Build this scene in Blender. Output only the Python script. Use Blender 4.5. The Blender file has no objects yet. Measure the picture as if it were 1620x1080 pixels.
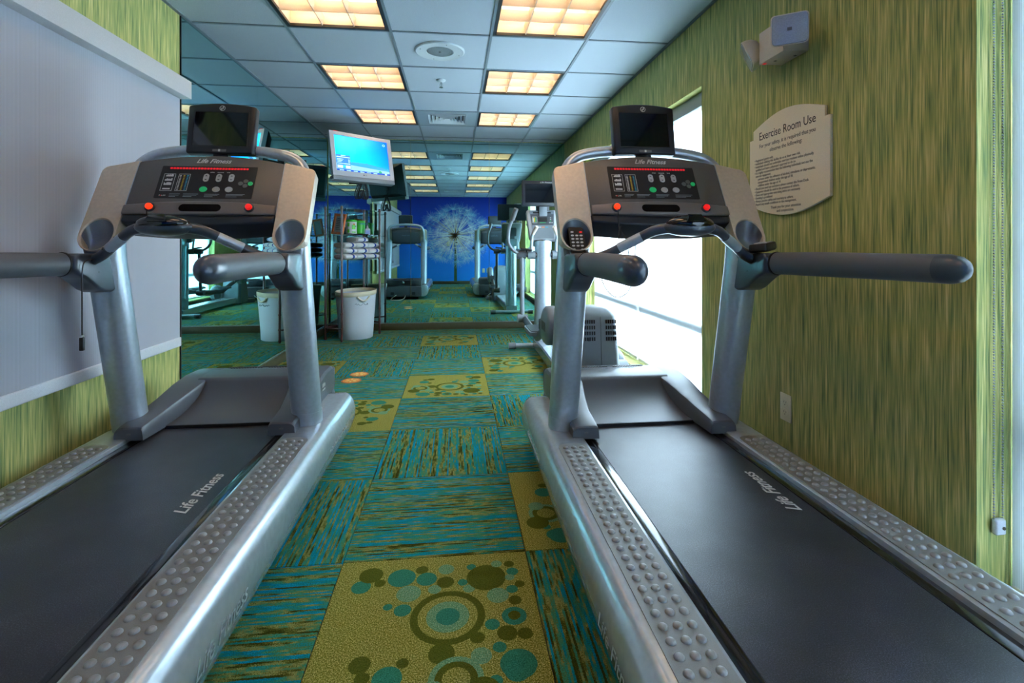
import bpy, bmesh, math, random
from mathutils import Vector, Matrix
random.seed(7)
R = math.radians
scene = bpy.context.scene
C = bpy.context.scene.collection

# ---------------------------------------------------------------- camera, world, exposure
CAMZ = 1.044
cam = bpy.data.objects.new('camera', bpy.data.cameras.new('camera'))
C.objects.link(cam)
cam.data.sensor_width = 36.0
cam.data.lens = 808.2 / 1620 * 36.0
cam.data.shift_y = (387.9 - 540.0) / 1620.0
cam.data.clip_start = 0.02
cam.location = (0, 0, CAMZ)
cam.rotation_euler = (math.pi / 2, 0, -0.1098)
scene.camera = cam

world = bpy.data.worlds.new('world')
scene.world = world
world.use_nodes = True
bg = world.node_tree.nodes['Background']
bg.inputs[0].default_value = (0.70, 0.86, 1.0, 1)
bg.inputs[1].default_value = 16.5

scene.view_settings.view_transform = 'Standard'
scene.view_settings.look = 'None'
scene.view_settings.exposure = 0.95
scene.view_settings.gamma = 1.0
scene.view_settings.use_curve_mapping = False
scene.cycles.max_bounces = 12
scene.cycles.diffuse_bounces = 5
scene.cycles.glossy_bounces = 6
scene.cycles.transmission_bounces = 8
scene.cycles.transparent_max_bounces = 8
scene.cycles.caustics_reflective = False
scene.cycles.caustics_refractive = False
scene.cycles.sample_clamp_indirect = 6.0
scene.cycles.use_denoising = True

# ---------------------------------------------------------------- room numbers (metres)
XL, XR = -1.55, 1.38          # left and right wall faces
YB, YF = -1.05, 6.416         # mural wall behind, mirror wall ahead
ZC = 2.344                    # ceiling
T = 0.61                      # ceiling module
GX0, GY0 = -0.391, 3.171      # ceiling grid origin
TC, FX0, FY0 = 0.6056, -0.3685, 1.7308   # carpet tile module and origin
W1 = (2.749, 5.331)           # far window on the right wall
W2 = (-0.95, 1.218)           # near window on the right wall
SILL, HEAD = 0.10, 1.945

# ---------------------------------------------------------------- colours and materials
def lin(c):
    o = []
    for v in c:
        v = v / 255.0
        o.append(v / 12.92 if v <= 0.04045 else ((v + 0.055) / 1.055) ** 2.4)
    return (o[0], o[1], o[2], 1.0)

class Nodes:
    """small helper around a material node tree"""
    def __init__(self, name):
        self.m = bpy.data.materials.new(name)
        self.m.use_nodes = True
        self.t = self.m.node_tree
        self.b = self.t.nodes['Principled BSDF']
        self.out = self.t.nodes['Material Output']
    def n(self, typ, **kw):
        x = self.t.nodes.new(typ)
        for k, v in kw.items():
            setattr(x, k, v)
        return x
    def l(self, a, b):
        self.t.links.new(a, b)
    def put(self, sock, v):
        if isinstance(v, bpy.types.NodeSocket):
            self.l(v, sock)
        else:
            sock.default_value = v
    def math(self, op, a, b=None, c=None):
        x = self.n('ShaderNodeMath', operation=op)
        self.put(x.inputs[0], a)
        if b is not None: self.put(x.inputs[1], b)
        if c is not None: self.put(x.inputs[2], c)
        return x.outputs[0]
    def xyz(self, v):
        s = self.n('ShaderNodeSeparateXYZ'); self.l(v, s.inputs[0])
        return s.outputs[0], s.outputs[1], s.outputs[2]
    def comb(self, x, y, z):
        s = self.n('ShaderNodeCombineXYZ')
        self.put(s.inputs[0], x); self.put(s.inputs[1], y); self.put(s.inputs[2], z)
        return s.outputs[0]
    def obj(self):
        return self.n('ShaderNodeTexCoord').outputs['Object']
    def noise(self, vec, scale=1.0, detail=2.0, rough=0.5):
        x = self.n('ShaderNodeTexNoise')
        if vec is not None: self.l(vec, x.inputs['Vector'])
        x.inputs['Scale'].default_value = scale
        x.inputs['Detail'].default_value = detail
        x.inputs['Roughness'].default_value = rough
        return x.outputs['Fac']
    def ramp(self, fac, stops, interp='LINEAR'):
        x = self.n('ShaderNodeValToRGB')
        x.color_ramp.interpolation = interp
        e = x.color_ramp.elements
        while len(e) > 1: e.remove(e[-1])
        e[0].position, e[0].color = stops[0]
        for p, c in stops[1:]:
            k = e.new(p); k.color = c
        self.put(x.inputs[0], fac)
        return x.outputs[0]
    def mix(self, fac, a, b, typ='MIX'):
        x = self.n('ShaderNodeMix', data_type='RGBA', blend_type=typ)
        self.put(x.inputs[0], fac); self.put(x.inputs[6], a); self.put(x.inputs[7], b)
        return x.outputs[2]
    def bump(self, h, strength=0.3, dist=0.002):
        x = self.n('ShaderNodeBump')
        x.inputs['Strength'].default_value = strength
        x.inputs['Distance'].default_value = dist
        self.l(h, x.inputs['Height'])
        self.l(x.outputs[0], self.b.inputs['Normal'])

def simple(name, rgb, rough=0.5, metal=0.0, spec=0.5, coat=0.0, grain=0.0, gscale=300.0, emit=None, estr=0.0):
    k = Nodes(name)
    c = lin(rgb)
    k.b.inputs['Roughness'].default_value = rough
    k.b.inputs['Metallic'].default_value = metal
    k.b.inputs['Specular IOR Level'].default_value = spec
    k.b.inputs['Coat Weight'].default_value = coat
    nz = k.noise(k.obj(), gscale, 2.0)
    dk = tuple(v * (1 - 0.06 - grain) for v in c[:3]) + (1,)
    lt = tuple(min(1, v * (1 + 0.06 + grain)) for v in c[:3]) + (1,)
    k.l(k.ramp(nz, [(0.3, dk), (0.7, lt)]), k.b.inputs['Base Color'])
    if grain > 0: k.bump(nz, 0.25, 0.0006)
    if emit is not None:
        k.b.inputs['Emission Color'].default_value = lin(emit)
        k.b.inputs['Emission Strength'].default_value = estr
    return k.m

def glow(name, rgb, strength):
    k = Nodes(name)
    k.b.inputs['Base Color'].default_value = lin(rgb)
    k.b.inputs['Emission Color'].default_value = lin(rgb)
    k.b.inputs['Emission Strength'].default_value = strength
    return k.m

def m_wallpaper():
    k = Nodes('grasscloth_wallpaper')
    x, y, z = k.xyz(k.obj())
    h = k.math('ADD', x, y)
    fine = k.noise(k.comb(k.math('MULTIPLY', h, 230.0), k.math('MULTIPLY', z, 5.0), 0.0), 1.0, 2.0, 0.6)
    wide = k.noise(k.comb(k.math('MULTIPLY', h, 55.0), k.math('MULTIPLY', z, 3.2), 4.0), 1.0, 3.0, 0.6)
    s = k.math('ADD', k.math('MULTIPLY', fine, 0.62), k.math('MULTIPLY', wide, 0.38))
    col = k.ramp(s, [(0.33, lin((88, 110, 66))), (0.43, lin((138, 154, 94))), (0.51, lin((178, 178, 104))),
                     (0.58, lin((206, 198, 124))), (0.68, lin((238, 224, 158)))])
    k.l(col, k.b.inputs['Base Color'])
    k.b.inputs['Roughness'].default_value = 0.7
    k.b.inputs['Specular IOR Level'].default_value = 0.25
    k.bump(s, 0.35, 0.0012)
    return k.m

def m_ceiling_tile():
    k = Nodes('ceiling_tile_board')
    f = k.noise(k.obj(), 260.0, 3.0, 0.7)
    k.l(k.ramp(f, [(0.3, lin((160, 172, 182))), (0.6, lin((186, 197, 206)))]), k.b.inputs['Base Color'])
    k.b.inputs['Roughness'].default_value = 0.95
    k.b.inputs['Specular IOR Level'].default_value = 0.1
    k.bump(f, 0.3, 0.001)
    return k.m

def m_carpet_stripe(along_x):
    k = Nodes('carpet_stripe_across' if along_x else 'carpet_stripe_along')
    x, y, z = k.xyz(k.obj())
    if along_x: x, y = y, x
    rnd = k.n('ShaderNodeObjectInfo').outputs['Random']
    off = k.math('MULTIPLY', rnd, 91.0)
    tuft = k.noise(k.obj(), 300.0, 2.0, 0.75)
    wv = k.n('ShaderNodeTexNoise'); wv.inputs['Scale'].default_value = 190.0
    k.l(k.obj(), wv.inputs['Vector'])
    u = k.math('ADD', k.math('DIVIDE', x, 0.0066), k.math('MULTIPLY', k.math('SUBTRACT', wv.outputs['Fac'], 0.5), 0.9))
    row = k.math('FLOOR', u)
    wn = k.n('ShaderNodeTexWhiteNoise', noise_dimensions='2D')
    k.l(k.comb(row, off, 0.0), wn.inputs['Vector'])
    run = k.noise(k.comb(k.math('MULTIPLY', row, 3.7), k.math('MULTIPLY', y, 9.0), off), 1.0, 2.0, 0.55)
    patch = k.noise(k.comb(k.math('MULTIPLY', x, 9.0), k.math('MULTIPLY', y, 4.0), off), 1.0, 2.0, 0.5)
    s = k.math('ADD', k.math('MULTIPLY', k.math('SUBTRACT', wn.outputs['Value'], 0.5), 0.34), run)
    s = k.math('ADD', s, k.math('MULTIPLY', k.math('SUBTRACT', patch, 0.5), 0.22))
    s = k.math('ADD', s, k.math('MULTIPLY', k.math('SUBTRACT', tuft, 0.5), 0.34))
    col = k.ramp(s, [(0.26, lin((58, 66, 20))), (0.36, lin((98, 106, 44))), (0.43, lin((150, 150, 84))), (0.47, lin((66, 118, 74))),
                     (0.54, lin((54, 140, 112))), (0.62, lin((14, 126, 136))), (0.74, lin((12, 142, 172)))])
    dark = k.ramp(tuft, [(0.3, (0.5, 0.5, 0.5, 1)), (0.62, (1.15, 1.15, 1.15, 1))])
    k.l(k.mix(1.0, col, dark, 'MULTIPLY'), k.b.inputs['Base Color'])
    k.b.inputs['Roughness'].default_value = 1.0
    k.b.inputs['Specular IOR Level'].default_value = 0.05
    k.bump(tuft, 0.6, 0.003)
    return k.m

# circles woven into the olive carpet tile, in tile units (0..1 across, 0..1 deep, radius, yarn)
def dot_list():
    f, cx, hz, yaw = 808.2, 810.0, 387.9, 0.1098
    c, s = math.cos(yaw), math.sin(yaw)
    def floor_at(u, v):
        xr, zz = (u - cx) / f, (hz - v) / f
        t = -CAMZ / zz
        return (xr * c + s) * t, (-xr * s + c) * t
    raw = [(295,315,62,'t'),(360,240,75,'d'),(415,290,35,'d'),(555,255,88,'t'),(600,355,78,'p'),(685,205,40,'d'),
           (715,262,65,'t'),(765,328,42,'p'),(840,200,50,'p'),(835,282,55,'d'),(945,283,32,'t'),(985,322,38,'p'),
           (1000,185,30,'t'),(1095,250,125,'d'),(1160,165,35,'p'),(1240,165,32,'d'),(1262,213,38,'t'),(1245,250,30,'p'),
           (1308,292,32,'d'),(1260,325,38,'t'),(1170,365,70,'p'),(1280,395,42,'d'),(465,442,30,'t'),(560,462,55,'t'),
           (850,500,240,'d'),(850,500,192,'o'),(850,500,138,'p'),(850,500,76,'t'),(1275,495,80,'t'),(1275,492,40,'d'),
           (1135,550,48,'t'),(1230,605,65,'d'),(1345,608,50,'d'),(1040,635,48,'d'),(810,738,85,'d'),(1065,750,68,'p'),
           (1182,695,45,'t'),(1305,800,120,'t'),(905,900,180,'p'),(905,900,140,'d'),(905,900,92,'o'),(1160,910,45,'t'),
           (560,800,40,'d'),(300,900,50,'d')]
    out = []
    k = 400.0 / 1620.0
    for u, v, r, q in raw:
        pu, pv, pr = 500 + u * k, 850 + v * k, r * k
        X, Y = floor_at(pu, pv)
        X2, _ = floor_at(pu + pr, pv)
        out.append(((X - FX0) / TC, (Y - (FY0 - TC)) / TC, (X2 - X) / TC, q))
    out += [(0.22, 0.30, 0.045, 'd'), (0.34, 0.22, 0.06, 't'), (0.52, 0.14, 0.05, 'p'), (0.72, 0.12, 0.07, 'd'), (0.86, 0.2, 0.05, 't')]
    return out

def m_carpet_dots():
    k = Nodes('carpet_olive_dots')
    o = k.obj()
    wob = k.n('ShaderNodeTexNoise'); wob.inputs['Scale'].default_value = 300.0
    k.l(o, wob.inputs['Vector'])
    vm = k.n('ShaderNodeVectorMath', operation='MULTIPLY_ADD')
    k.l(wob.outputs['Color'], vm.inputs[0]); vm.inputs[1].default_value = (0.005, 0.005, 0); k.l(o, vm.inputs[2])
    x, y, z = k.xyz(vm.outputs[0])
    tuft = k.noise(o, 290.0, 2.0, 0.75)
    base = k.ramp(tuft, [(0.34, lin((74, 84, 22))), (0.5, lin((122, 124, 44))), (0.64, lin((200, 192, 118)))])
    yarn = {'o': base,
            'd': k.ramp(tuft, [(0.3, lin((52, 66, 14))), (0.65, lin((96, 104, 38)))]),
            't': k.ramp(tuft, [(0.3, lin((26, 84, 62))), (0.65, lin((60, 142, 118)))]),
            'p': k.ramp(tuft, [(0.32, lin((88, 104, 40))), (0.5, lin((84, 142, 110))), (0.66, lin((164, 184, 138)))])}
    col = base
    for cx, cy, r, q in dot_list():
        dx = k.math('SUBTRACT', x, (cx - 0.5) * TC); dy = k.math('SUBTRACT', y, (cy - 0.5) * TC)
        d2 = k.math('ADD', k.math('MULTIPLY', dx, dx), k.math('MULTIPLY', dy, dy))
        col = k.mix(k.math('LESS_THAN', d2, (r * TC) ** 2), col, yarn[q])
    k.l(col, k.b.inputs['Base Color'])
    k.b.inputs['Roughness'].default_value = 1.0
    k.b.inputs['Specular IOR Level'].default_value = 0.05
    k.bump(tuft, 0.6, 0.003)
    return k.m

def m_mirror():
    k = Nodes('tinted_mirror_glass')
    k.b.inputs['Base Color'].default_value = (0.50, 0.80, 0.80, 1)
    k.b.inputs['Metallic'].default_value = 1.0
    k.b.inputs['Roughness'].default_value = 0.0
    return k.m

def m_shade(name, rgb, stripe, trans):
    """woven roller shade: part of the light goes through, part bounces off"""
    k = Nodes(name)
    x, y, z = k.xyz(k.obj())
    w = k.n('ShaderNodeTexWave', wave_type='BANDS', bands_direction='Y')
    w.inputs['Scale'].default_value = stripe
    k.l(k.obj(), w.inputs['Vector'])
    c = lin(rgb)
    d = tuple(v * 0.80 for v in c[:3]) + (1,)
    col = k.ramp(w.outputs['Fac'], [(0.2, d), (0.7, c)])
    df = k.n('ShaderNodeBsdfDiffuse'); tr = k.n('ShaderNodeBsdfTranslucent'); mx = k.n('ShaderNodeMixShader')
    k.l(col, df.inputs[0]); k.l(col, tr.inputs[0])
    mx.inputs[0].default_value = trans
    k.l(df.outputs[0], mx.inputs[1]); k.l(tr.outputs[0], mx.inputs[2])
    k.l(mx.outputs[0], k.out.inputs[0])
    return k.m

def m_glass(name, tint=(0.85, 0.97, 0.93), rough=0.0):
    k = Nodes(name)
    g = k.n('ShaderNodeBsdfGlossy'); t = k.n('ShaderNodeBsdfTransparent'); mx = k.n('ShaderNodeMixShader')
    g.inputs['Roughness'].default_value = rough
    t.inputs[0].default_value = tint + (1,)
    fr = k.n('ShaderNodeLayerWeight'); fr.inputs[0].default_value = 0.12
    k.l(fr.outputs['Facing'], mx.inputs[0]); k.l(t.outputs[0], mx.inputs[1]); k.l(g.outputs[0], mx.inputs[2])
    k.l(mx.outputs[0], k.out.inputs[0])
    return k.m

def m_mural():
    k = Nodes('mural_blue_print')
    x, y, z = k.xyz(k.obj())
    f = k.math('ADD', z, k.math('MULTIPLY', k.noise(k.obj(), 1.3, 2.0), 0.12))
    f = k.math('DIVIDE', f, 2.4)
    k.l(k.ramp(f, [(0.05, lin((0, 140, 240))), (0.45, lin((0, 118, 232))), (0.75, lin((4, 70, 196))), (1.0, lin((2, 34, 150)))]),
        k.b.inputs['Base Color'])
    k.b.inputs['Roughness'].default_value = 0.55
    return k.m

def m_belt():
    k = Nodes('treadmill_belt_rubber')
    f = k.noise(k.obj(), 380.0, 2.0, 0.8)
    g = k.noise(k.obj(), 5.0, 3.0, 0.6)
    s = k.math('ADD', k.math('MULTIPLY', f, 0.75), k.math('MULTIPLY', g, 0.25))
    k.l(k.ramp(s, [(0.35, lin((16, 18, 22))), (0.52, lin((42, 45, 52))), (0.66, lin((84, 88, 100)))]), k.b.inputs['Base Color'])
    k.b.inputs['Roughness'].default_value = 0.37
    k.b.inputs['Specular IOR Level'].default_value = 0.5
    k.bump(f, 0.5, 0.0006)
    return k.m

def m_screen_picture():
    """television picture: sky gradient over a hazy skyline and pale sand"""
    k = Nodes('television_picture')
    x, y, z = k.xyz(k.obj())          # x across -0.3..0.3, z up -0.18..0.18
    g = k.math('ADD', k.math('MULTIPLY', x, 1.2), k.math('MULTIPLY', z, 0.5))
    sky = k.ramp(k.math('ADD', g, 0.5), [(0.1, lin((0, 205, 255))), (0.5, lin((0, 165, 255))), (0.95, lin((0, 84, 246)))])
    ridge = k.math('ADD', -0.098, k.math('MULTIPLY', k.noise(k.comb(k.math('MULTIPLY', x, 40.0), 0.0, 0.0), 1.0, 3.0, 0.7), 0.05))
    ridge = k.math('SUBTRACT', ridge, k.math('MULTIPLY', k.math('MAXIMUM', k.math('SUBTRACT', x, 0.05), 0.0), 0.15))
    city = k.mix(k.math('LESS_THAN', z, ridge), sky, lin((46, 128, 176)))
    sand = k.mix(k.math('LESS_THAN', z, k.math('SUBTRACT', -0.115, k.math('MULTIPLY', x, 0.06))), city, lin((112, 156, 204)))
    dx = k.math('SUBTRACT', x, 0.19); dz = k.math('ADD', z, 0.152)
    tree = k.math('LESS_THAN', k.math('ADD', k.math('MULTIPLY', dx, dx), k.math('MULTIPLY', dz, dz)), 0.00035)
    pic = k.mix(tree, sand, lin((40, 130, 90)))
    bar = k.mix(k.math('LESS_THAN', z, -0.158), pic, lin((16, 62, 150)))
    k.l(bar, k.b.inputs['Base Color'])
    k.l(bar, k.b.inputs['Emission Color'])
    k.b.inputs['Emission Strength'].default_value = 0.9
    k.b.inputs['Roughness'].default_value = 0.25
    return k.m

MT = {}
MT['wallpaper'] = m_wallpaper()
MT['ctile'] = m_ceiling_tile()
MT['stripe_y'] = m_carpet_stripe(False)
MT['stripe_x'] = m_carpet_stripe(True)
MT['dots'] = m_carpet_dots()
MT['mirror'] = m_mirror()
MT['shade_far'] = m_shade('white_roller_shade', (238, 242, 246), 40.0, 0.5)
MT['shade_near'] = m_shade('blue_white_striped_shade', (214, 222, 232), 60.0, 0.2)
MT['shade_left'] = m_shade('pale_striped_blind_fabric', (200, 202, 210), 60.0, 0.1)
MT['glass'] = m_glass('shelf_glass', (0.80, 0.95, 0.90))
MT['pane'] = m_glass('window_glass', (0.95, 0.98, 0.98))
MT['mural'] = m_mural()
MT['belt'] = m_belt()
MT['picture'] = m_screen_picture()
MT['silver'] = simple('satin_silver_paint', (178, 190, 200), 0.30, 0.5, grain=0.0, gscale=60)
MT['rail'] = simple('silver_rail_paint', (188, 198, 206), 0.27, 0.5, coat=0.3, gscale=40)
MT['champagne'] = simple('champagne_paint', (206, 192, 172), 0.38, 0.3, gscale=80)
MT['cupwell'] = simple('grey_cup_well', (128, 134, 142), 0.30, 0.5)
MT['dash'] = simple('graphite_dash_plastic', (92, 90, 86), 0.45, 0.25, grain=0.03, gscale=500)
MT['ledge'] = simple('taupe_ledge_plastic', (112, 106, 100), 0.42, 0.3, gscale=500)
MT['charcoal'] = simple('charcoal_plastic', (62, 66, 72), 0.42, 0.0, grain=0.04, gscale=600)
MT['navy'] = simple('dark_navy_plastic', (26, 33, 44), 0.32)
MT['hood'] = simple('hood_grey_plastic', (80, 83, 88), 0.36, 0.1, grain=0.03, gscale=700)
MT['grip'] = simple('grip_grey_rubber', (86, 90, 94), 0.5, 0.0, grain=0.05, gscale=900)
MT['bracket'] = simple('bracket_grey_plastic', (58, 66, 76), 0.28, 0.05, coat=0.2)
MT['gloss_black'] = simple('gloss_black_plastic', (8, 9, 11), 0.08, coat=0.5)
MT['black'] = simple('matte_black_plastic', (14, 15, 17), 0.5)
MT['slot_shade'] = simple('slot_shade_black', (5, 6, 9), 0.7, spec=0.1)
MT['strip'] = simple('black_deck_strip', (22, 24, 28), 0.16, coat=0.4, grain=0.08, gscale=40)
MT['pad'] = simple('grey_tread_pad', (122, 124, 122), 0.5, 0.1, grain=0.02, gscale=700)
MT['stud'] = simple('grey_tread_stud', (138, 140, 140), 0.34, 0.15)
MT['screen'] = simple('dark_screen_glass', (14, 16, 22), 0.06, coat=0.4)
MT['bezel'] = simple('screen_bezel_plastic', (24, 27, 32), 0.38, gscale=900)
MT['white'] = simple('white_plastic', (226, 226, 222), 0.45)
MT['ivory'] = simple('ivory_plastic', (224, 218, 184), 0.4)
MT['offwhite_metal'] = simple('white_enamel', (206, 214, 218), 0.5)
MT['greypaint'] = simple('grey_enamel', (150, 162, 168), 0.5)
MT['gridbar'] = simple('shade_darkened_grid_enamel', (112, 124, 132), 0.5)  # enamel colour darkened to draw the shadow gap along the boards
MT['alu'] = simple('brushed_aluminium', (206, 212, 214), 0.25, 0.9)
MT['base'] = simple('olive_brown_rubber_base', (62, 58, 26), 0.6)
MT['darkbase'] = simple('black_fixture_frame', (20, 26, 30), 0.5)
MT['slab'] = simple('plain_slab', (90, 92, 90), 0.9)
MT['lamp'] = glow('fluorescent_tube_glow', (255, 220, 180), 7.0)
MT['louvre'] = simple('louvre_white', (206, 194, 176), 0.45)
MT['valance'] = simple('white_aluminium_valance', (206, 206, 206), 0.5)
MT['hem'] = simple('white_hem_bar', (232, 236, 240), 0.45)
MT['chain'] = simple('steel_bead', (168, 172, 176), 0.3, 0.7)
MT['clearwhite'] = simple('clear_chain_weight', (206, 210, 220), 0.15, coat=0.5)
MT['red'] = simple('red_button', (214, 22, 18), 0.3, emit=(230, 20, 16), estr=0.35)
MT['orange'] = simple('orange_red_button', (244, 62, 24), 0.3, emit=(255, 60, 20), estr=0.5)
MT['led'] = glow('red_led', (200, 14, 30), 0.4)
MT['green'] = simple('green_button', (24, 150, 84), 0.35, emit=(20, 150, 80), estr=0.25)
MT['btn'] = simple('light_grey_button', (170, 170, 166), 0.4)
MT['btn_dark'] = simple('dark_grey_button', (92, 92, 90), 0.4)
MT['ink'] = simple('pale_printed_ink', (205, 205, 200), 0.5)
MT['ink_grey'] = simple('grey_printed_ink', (132, 142, 150), 0.5)
MT['rail_ink'] = simple('faint_grey_ink', (204, 212, 218), 0.30, 0.5)
MT['ink_dark'] = simple('dark_printed_ink', (58, 48, 34), 0.6)
MT['ink_yellow'] = simple('yellow_printed_ink', (200, 170, 40), 0.5)
MT['ink_cyan'] = simple('cyan_printed_ink', (40, 150, 180), 0.5)
MT['ink_red'] = simple('red_printed_ink', (190, 24, 30), 0.5)
MT['signboard'] = simple('beige_sign_board', (246, 234, 204), 0.5)
MT['wood'] = simple('dark_cherry_lacquer', (72, 28, 24), 0.3, coat=0.3, grain=0.1, gscale=25)
MT['canvas'] = simple('white_canvas', (214, 220, 228), 0.8, grain=0.03, gscale=500)
MT['cream'] = simple('cream_canvas_trim', (226, 218, 192), 0.8, grain=0.03, gscale=500)
MT['towel'] = simple('white_terry', (232, 232, 232), 0.95, grain=0.06, gscale=420)
MT['towel_blue'] = simple('blue_terry_stripe', (36, 72, 158), 0.95, grain=0.05, gscale=420)
MT['frame_orange'] = simple('orange_wood_frame', (206, 92, 28), 0.4, grain=0.08, gscale=40)
MT['greenplastic'] = simple('green_plastic', (44, 176, 30), 0.35)
MT['labelgreen'] = simple('label_green', (96, 196, 44), 0.45)
MT['labelteal'] = simple('label_teal', (20, 140, 120), 0.45)
MT['labelorange'] = simple('label_orange', (230, 130, 50), 0.45)
MT['bottle_blue'] = simple('blue_label', (120, 146, 196), 0.4)
MT['clear'] = simple('clear_plastic', (214, 224, 232), 0.15, coat=0.4)
MT['decal'] = simple('orange_decal', (222, 146, 48), 0.5, grain=0.2, gscale=60)
MT['decal_rim'] = simple('brown_decal_rim', (178, 104, 54), 0.6)
MT['decal_pale'] = simple('pale_decal_print', (246, 208, 122), 0.5)
MT['tv_silver'] = simple('television_silver', (176, 184, 192), 0.4, 0.2)
MT['tv_under'] = simple('television_grey', (120, 126, 132), 0.45, 0.2)
MT['skywhite'] = glow('screen_white', (170, 225, 250), 0.8)
MT['screenblue'] = glow('screen_box_blue', (40, 110, 170), 0.7)
MT['screengreen'] = glow('screen_box_teal', (20, 200, 210), 0.7)
MT['warmgrey'] = simple('warm_grey_plastic', (206, 196, 182), 0.45)
MT['lens'] = simple('ribbed_lamp_lens', (186, 196, 204), 0.12, 0.35, coat=0.5, grain=0.04, gscale=260)
MT['ell_grey'] = simple('machine_grey_plastic', (112, 120, 126), 0.4, 0.1, grain=0.03, gscale=500)
MT['ell_light'] = simple('machine_light_grey', (158, 162, 164), 0.42, 0.1)
MT['ell_dark'] = simple('machine_dark_grey', (64, 68, 72), 0.42)
MT['cordwhite'] = simple('white_cord_vinyl', (214, 214, 206), 0.5)
MT['dand_white'] = simple('dandelion_white_print', (244, 250, 250), 0.6)
MT['dand_cyan'] = simple('dandelion_cyan_print', (130, 200, 230), 0.6)
MT['dand_cream'] = simple('dandelion_cream_print', (214, 186, 138), 0.6)
MT['dand_brown'] = simple('dandelion_brown_print', (120, 84, 50), 0.6)
MT['dand_stem'] = simple('dandelion_stem_print', (34, 70, 26), 0.6)

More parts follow.
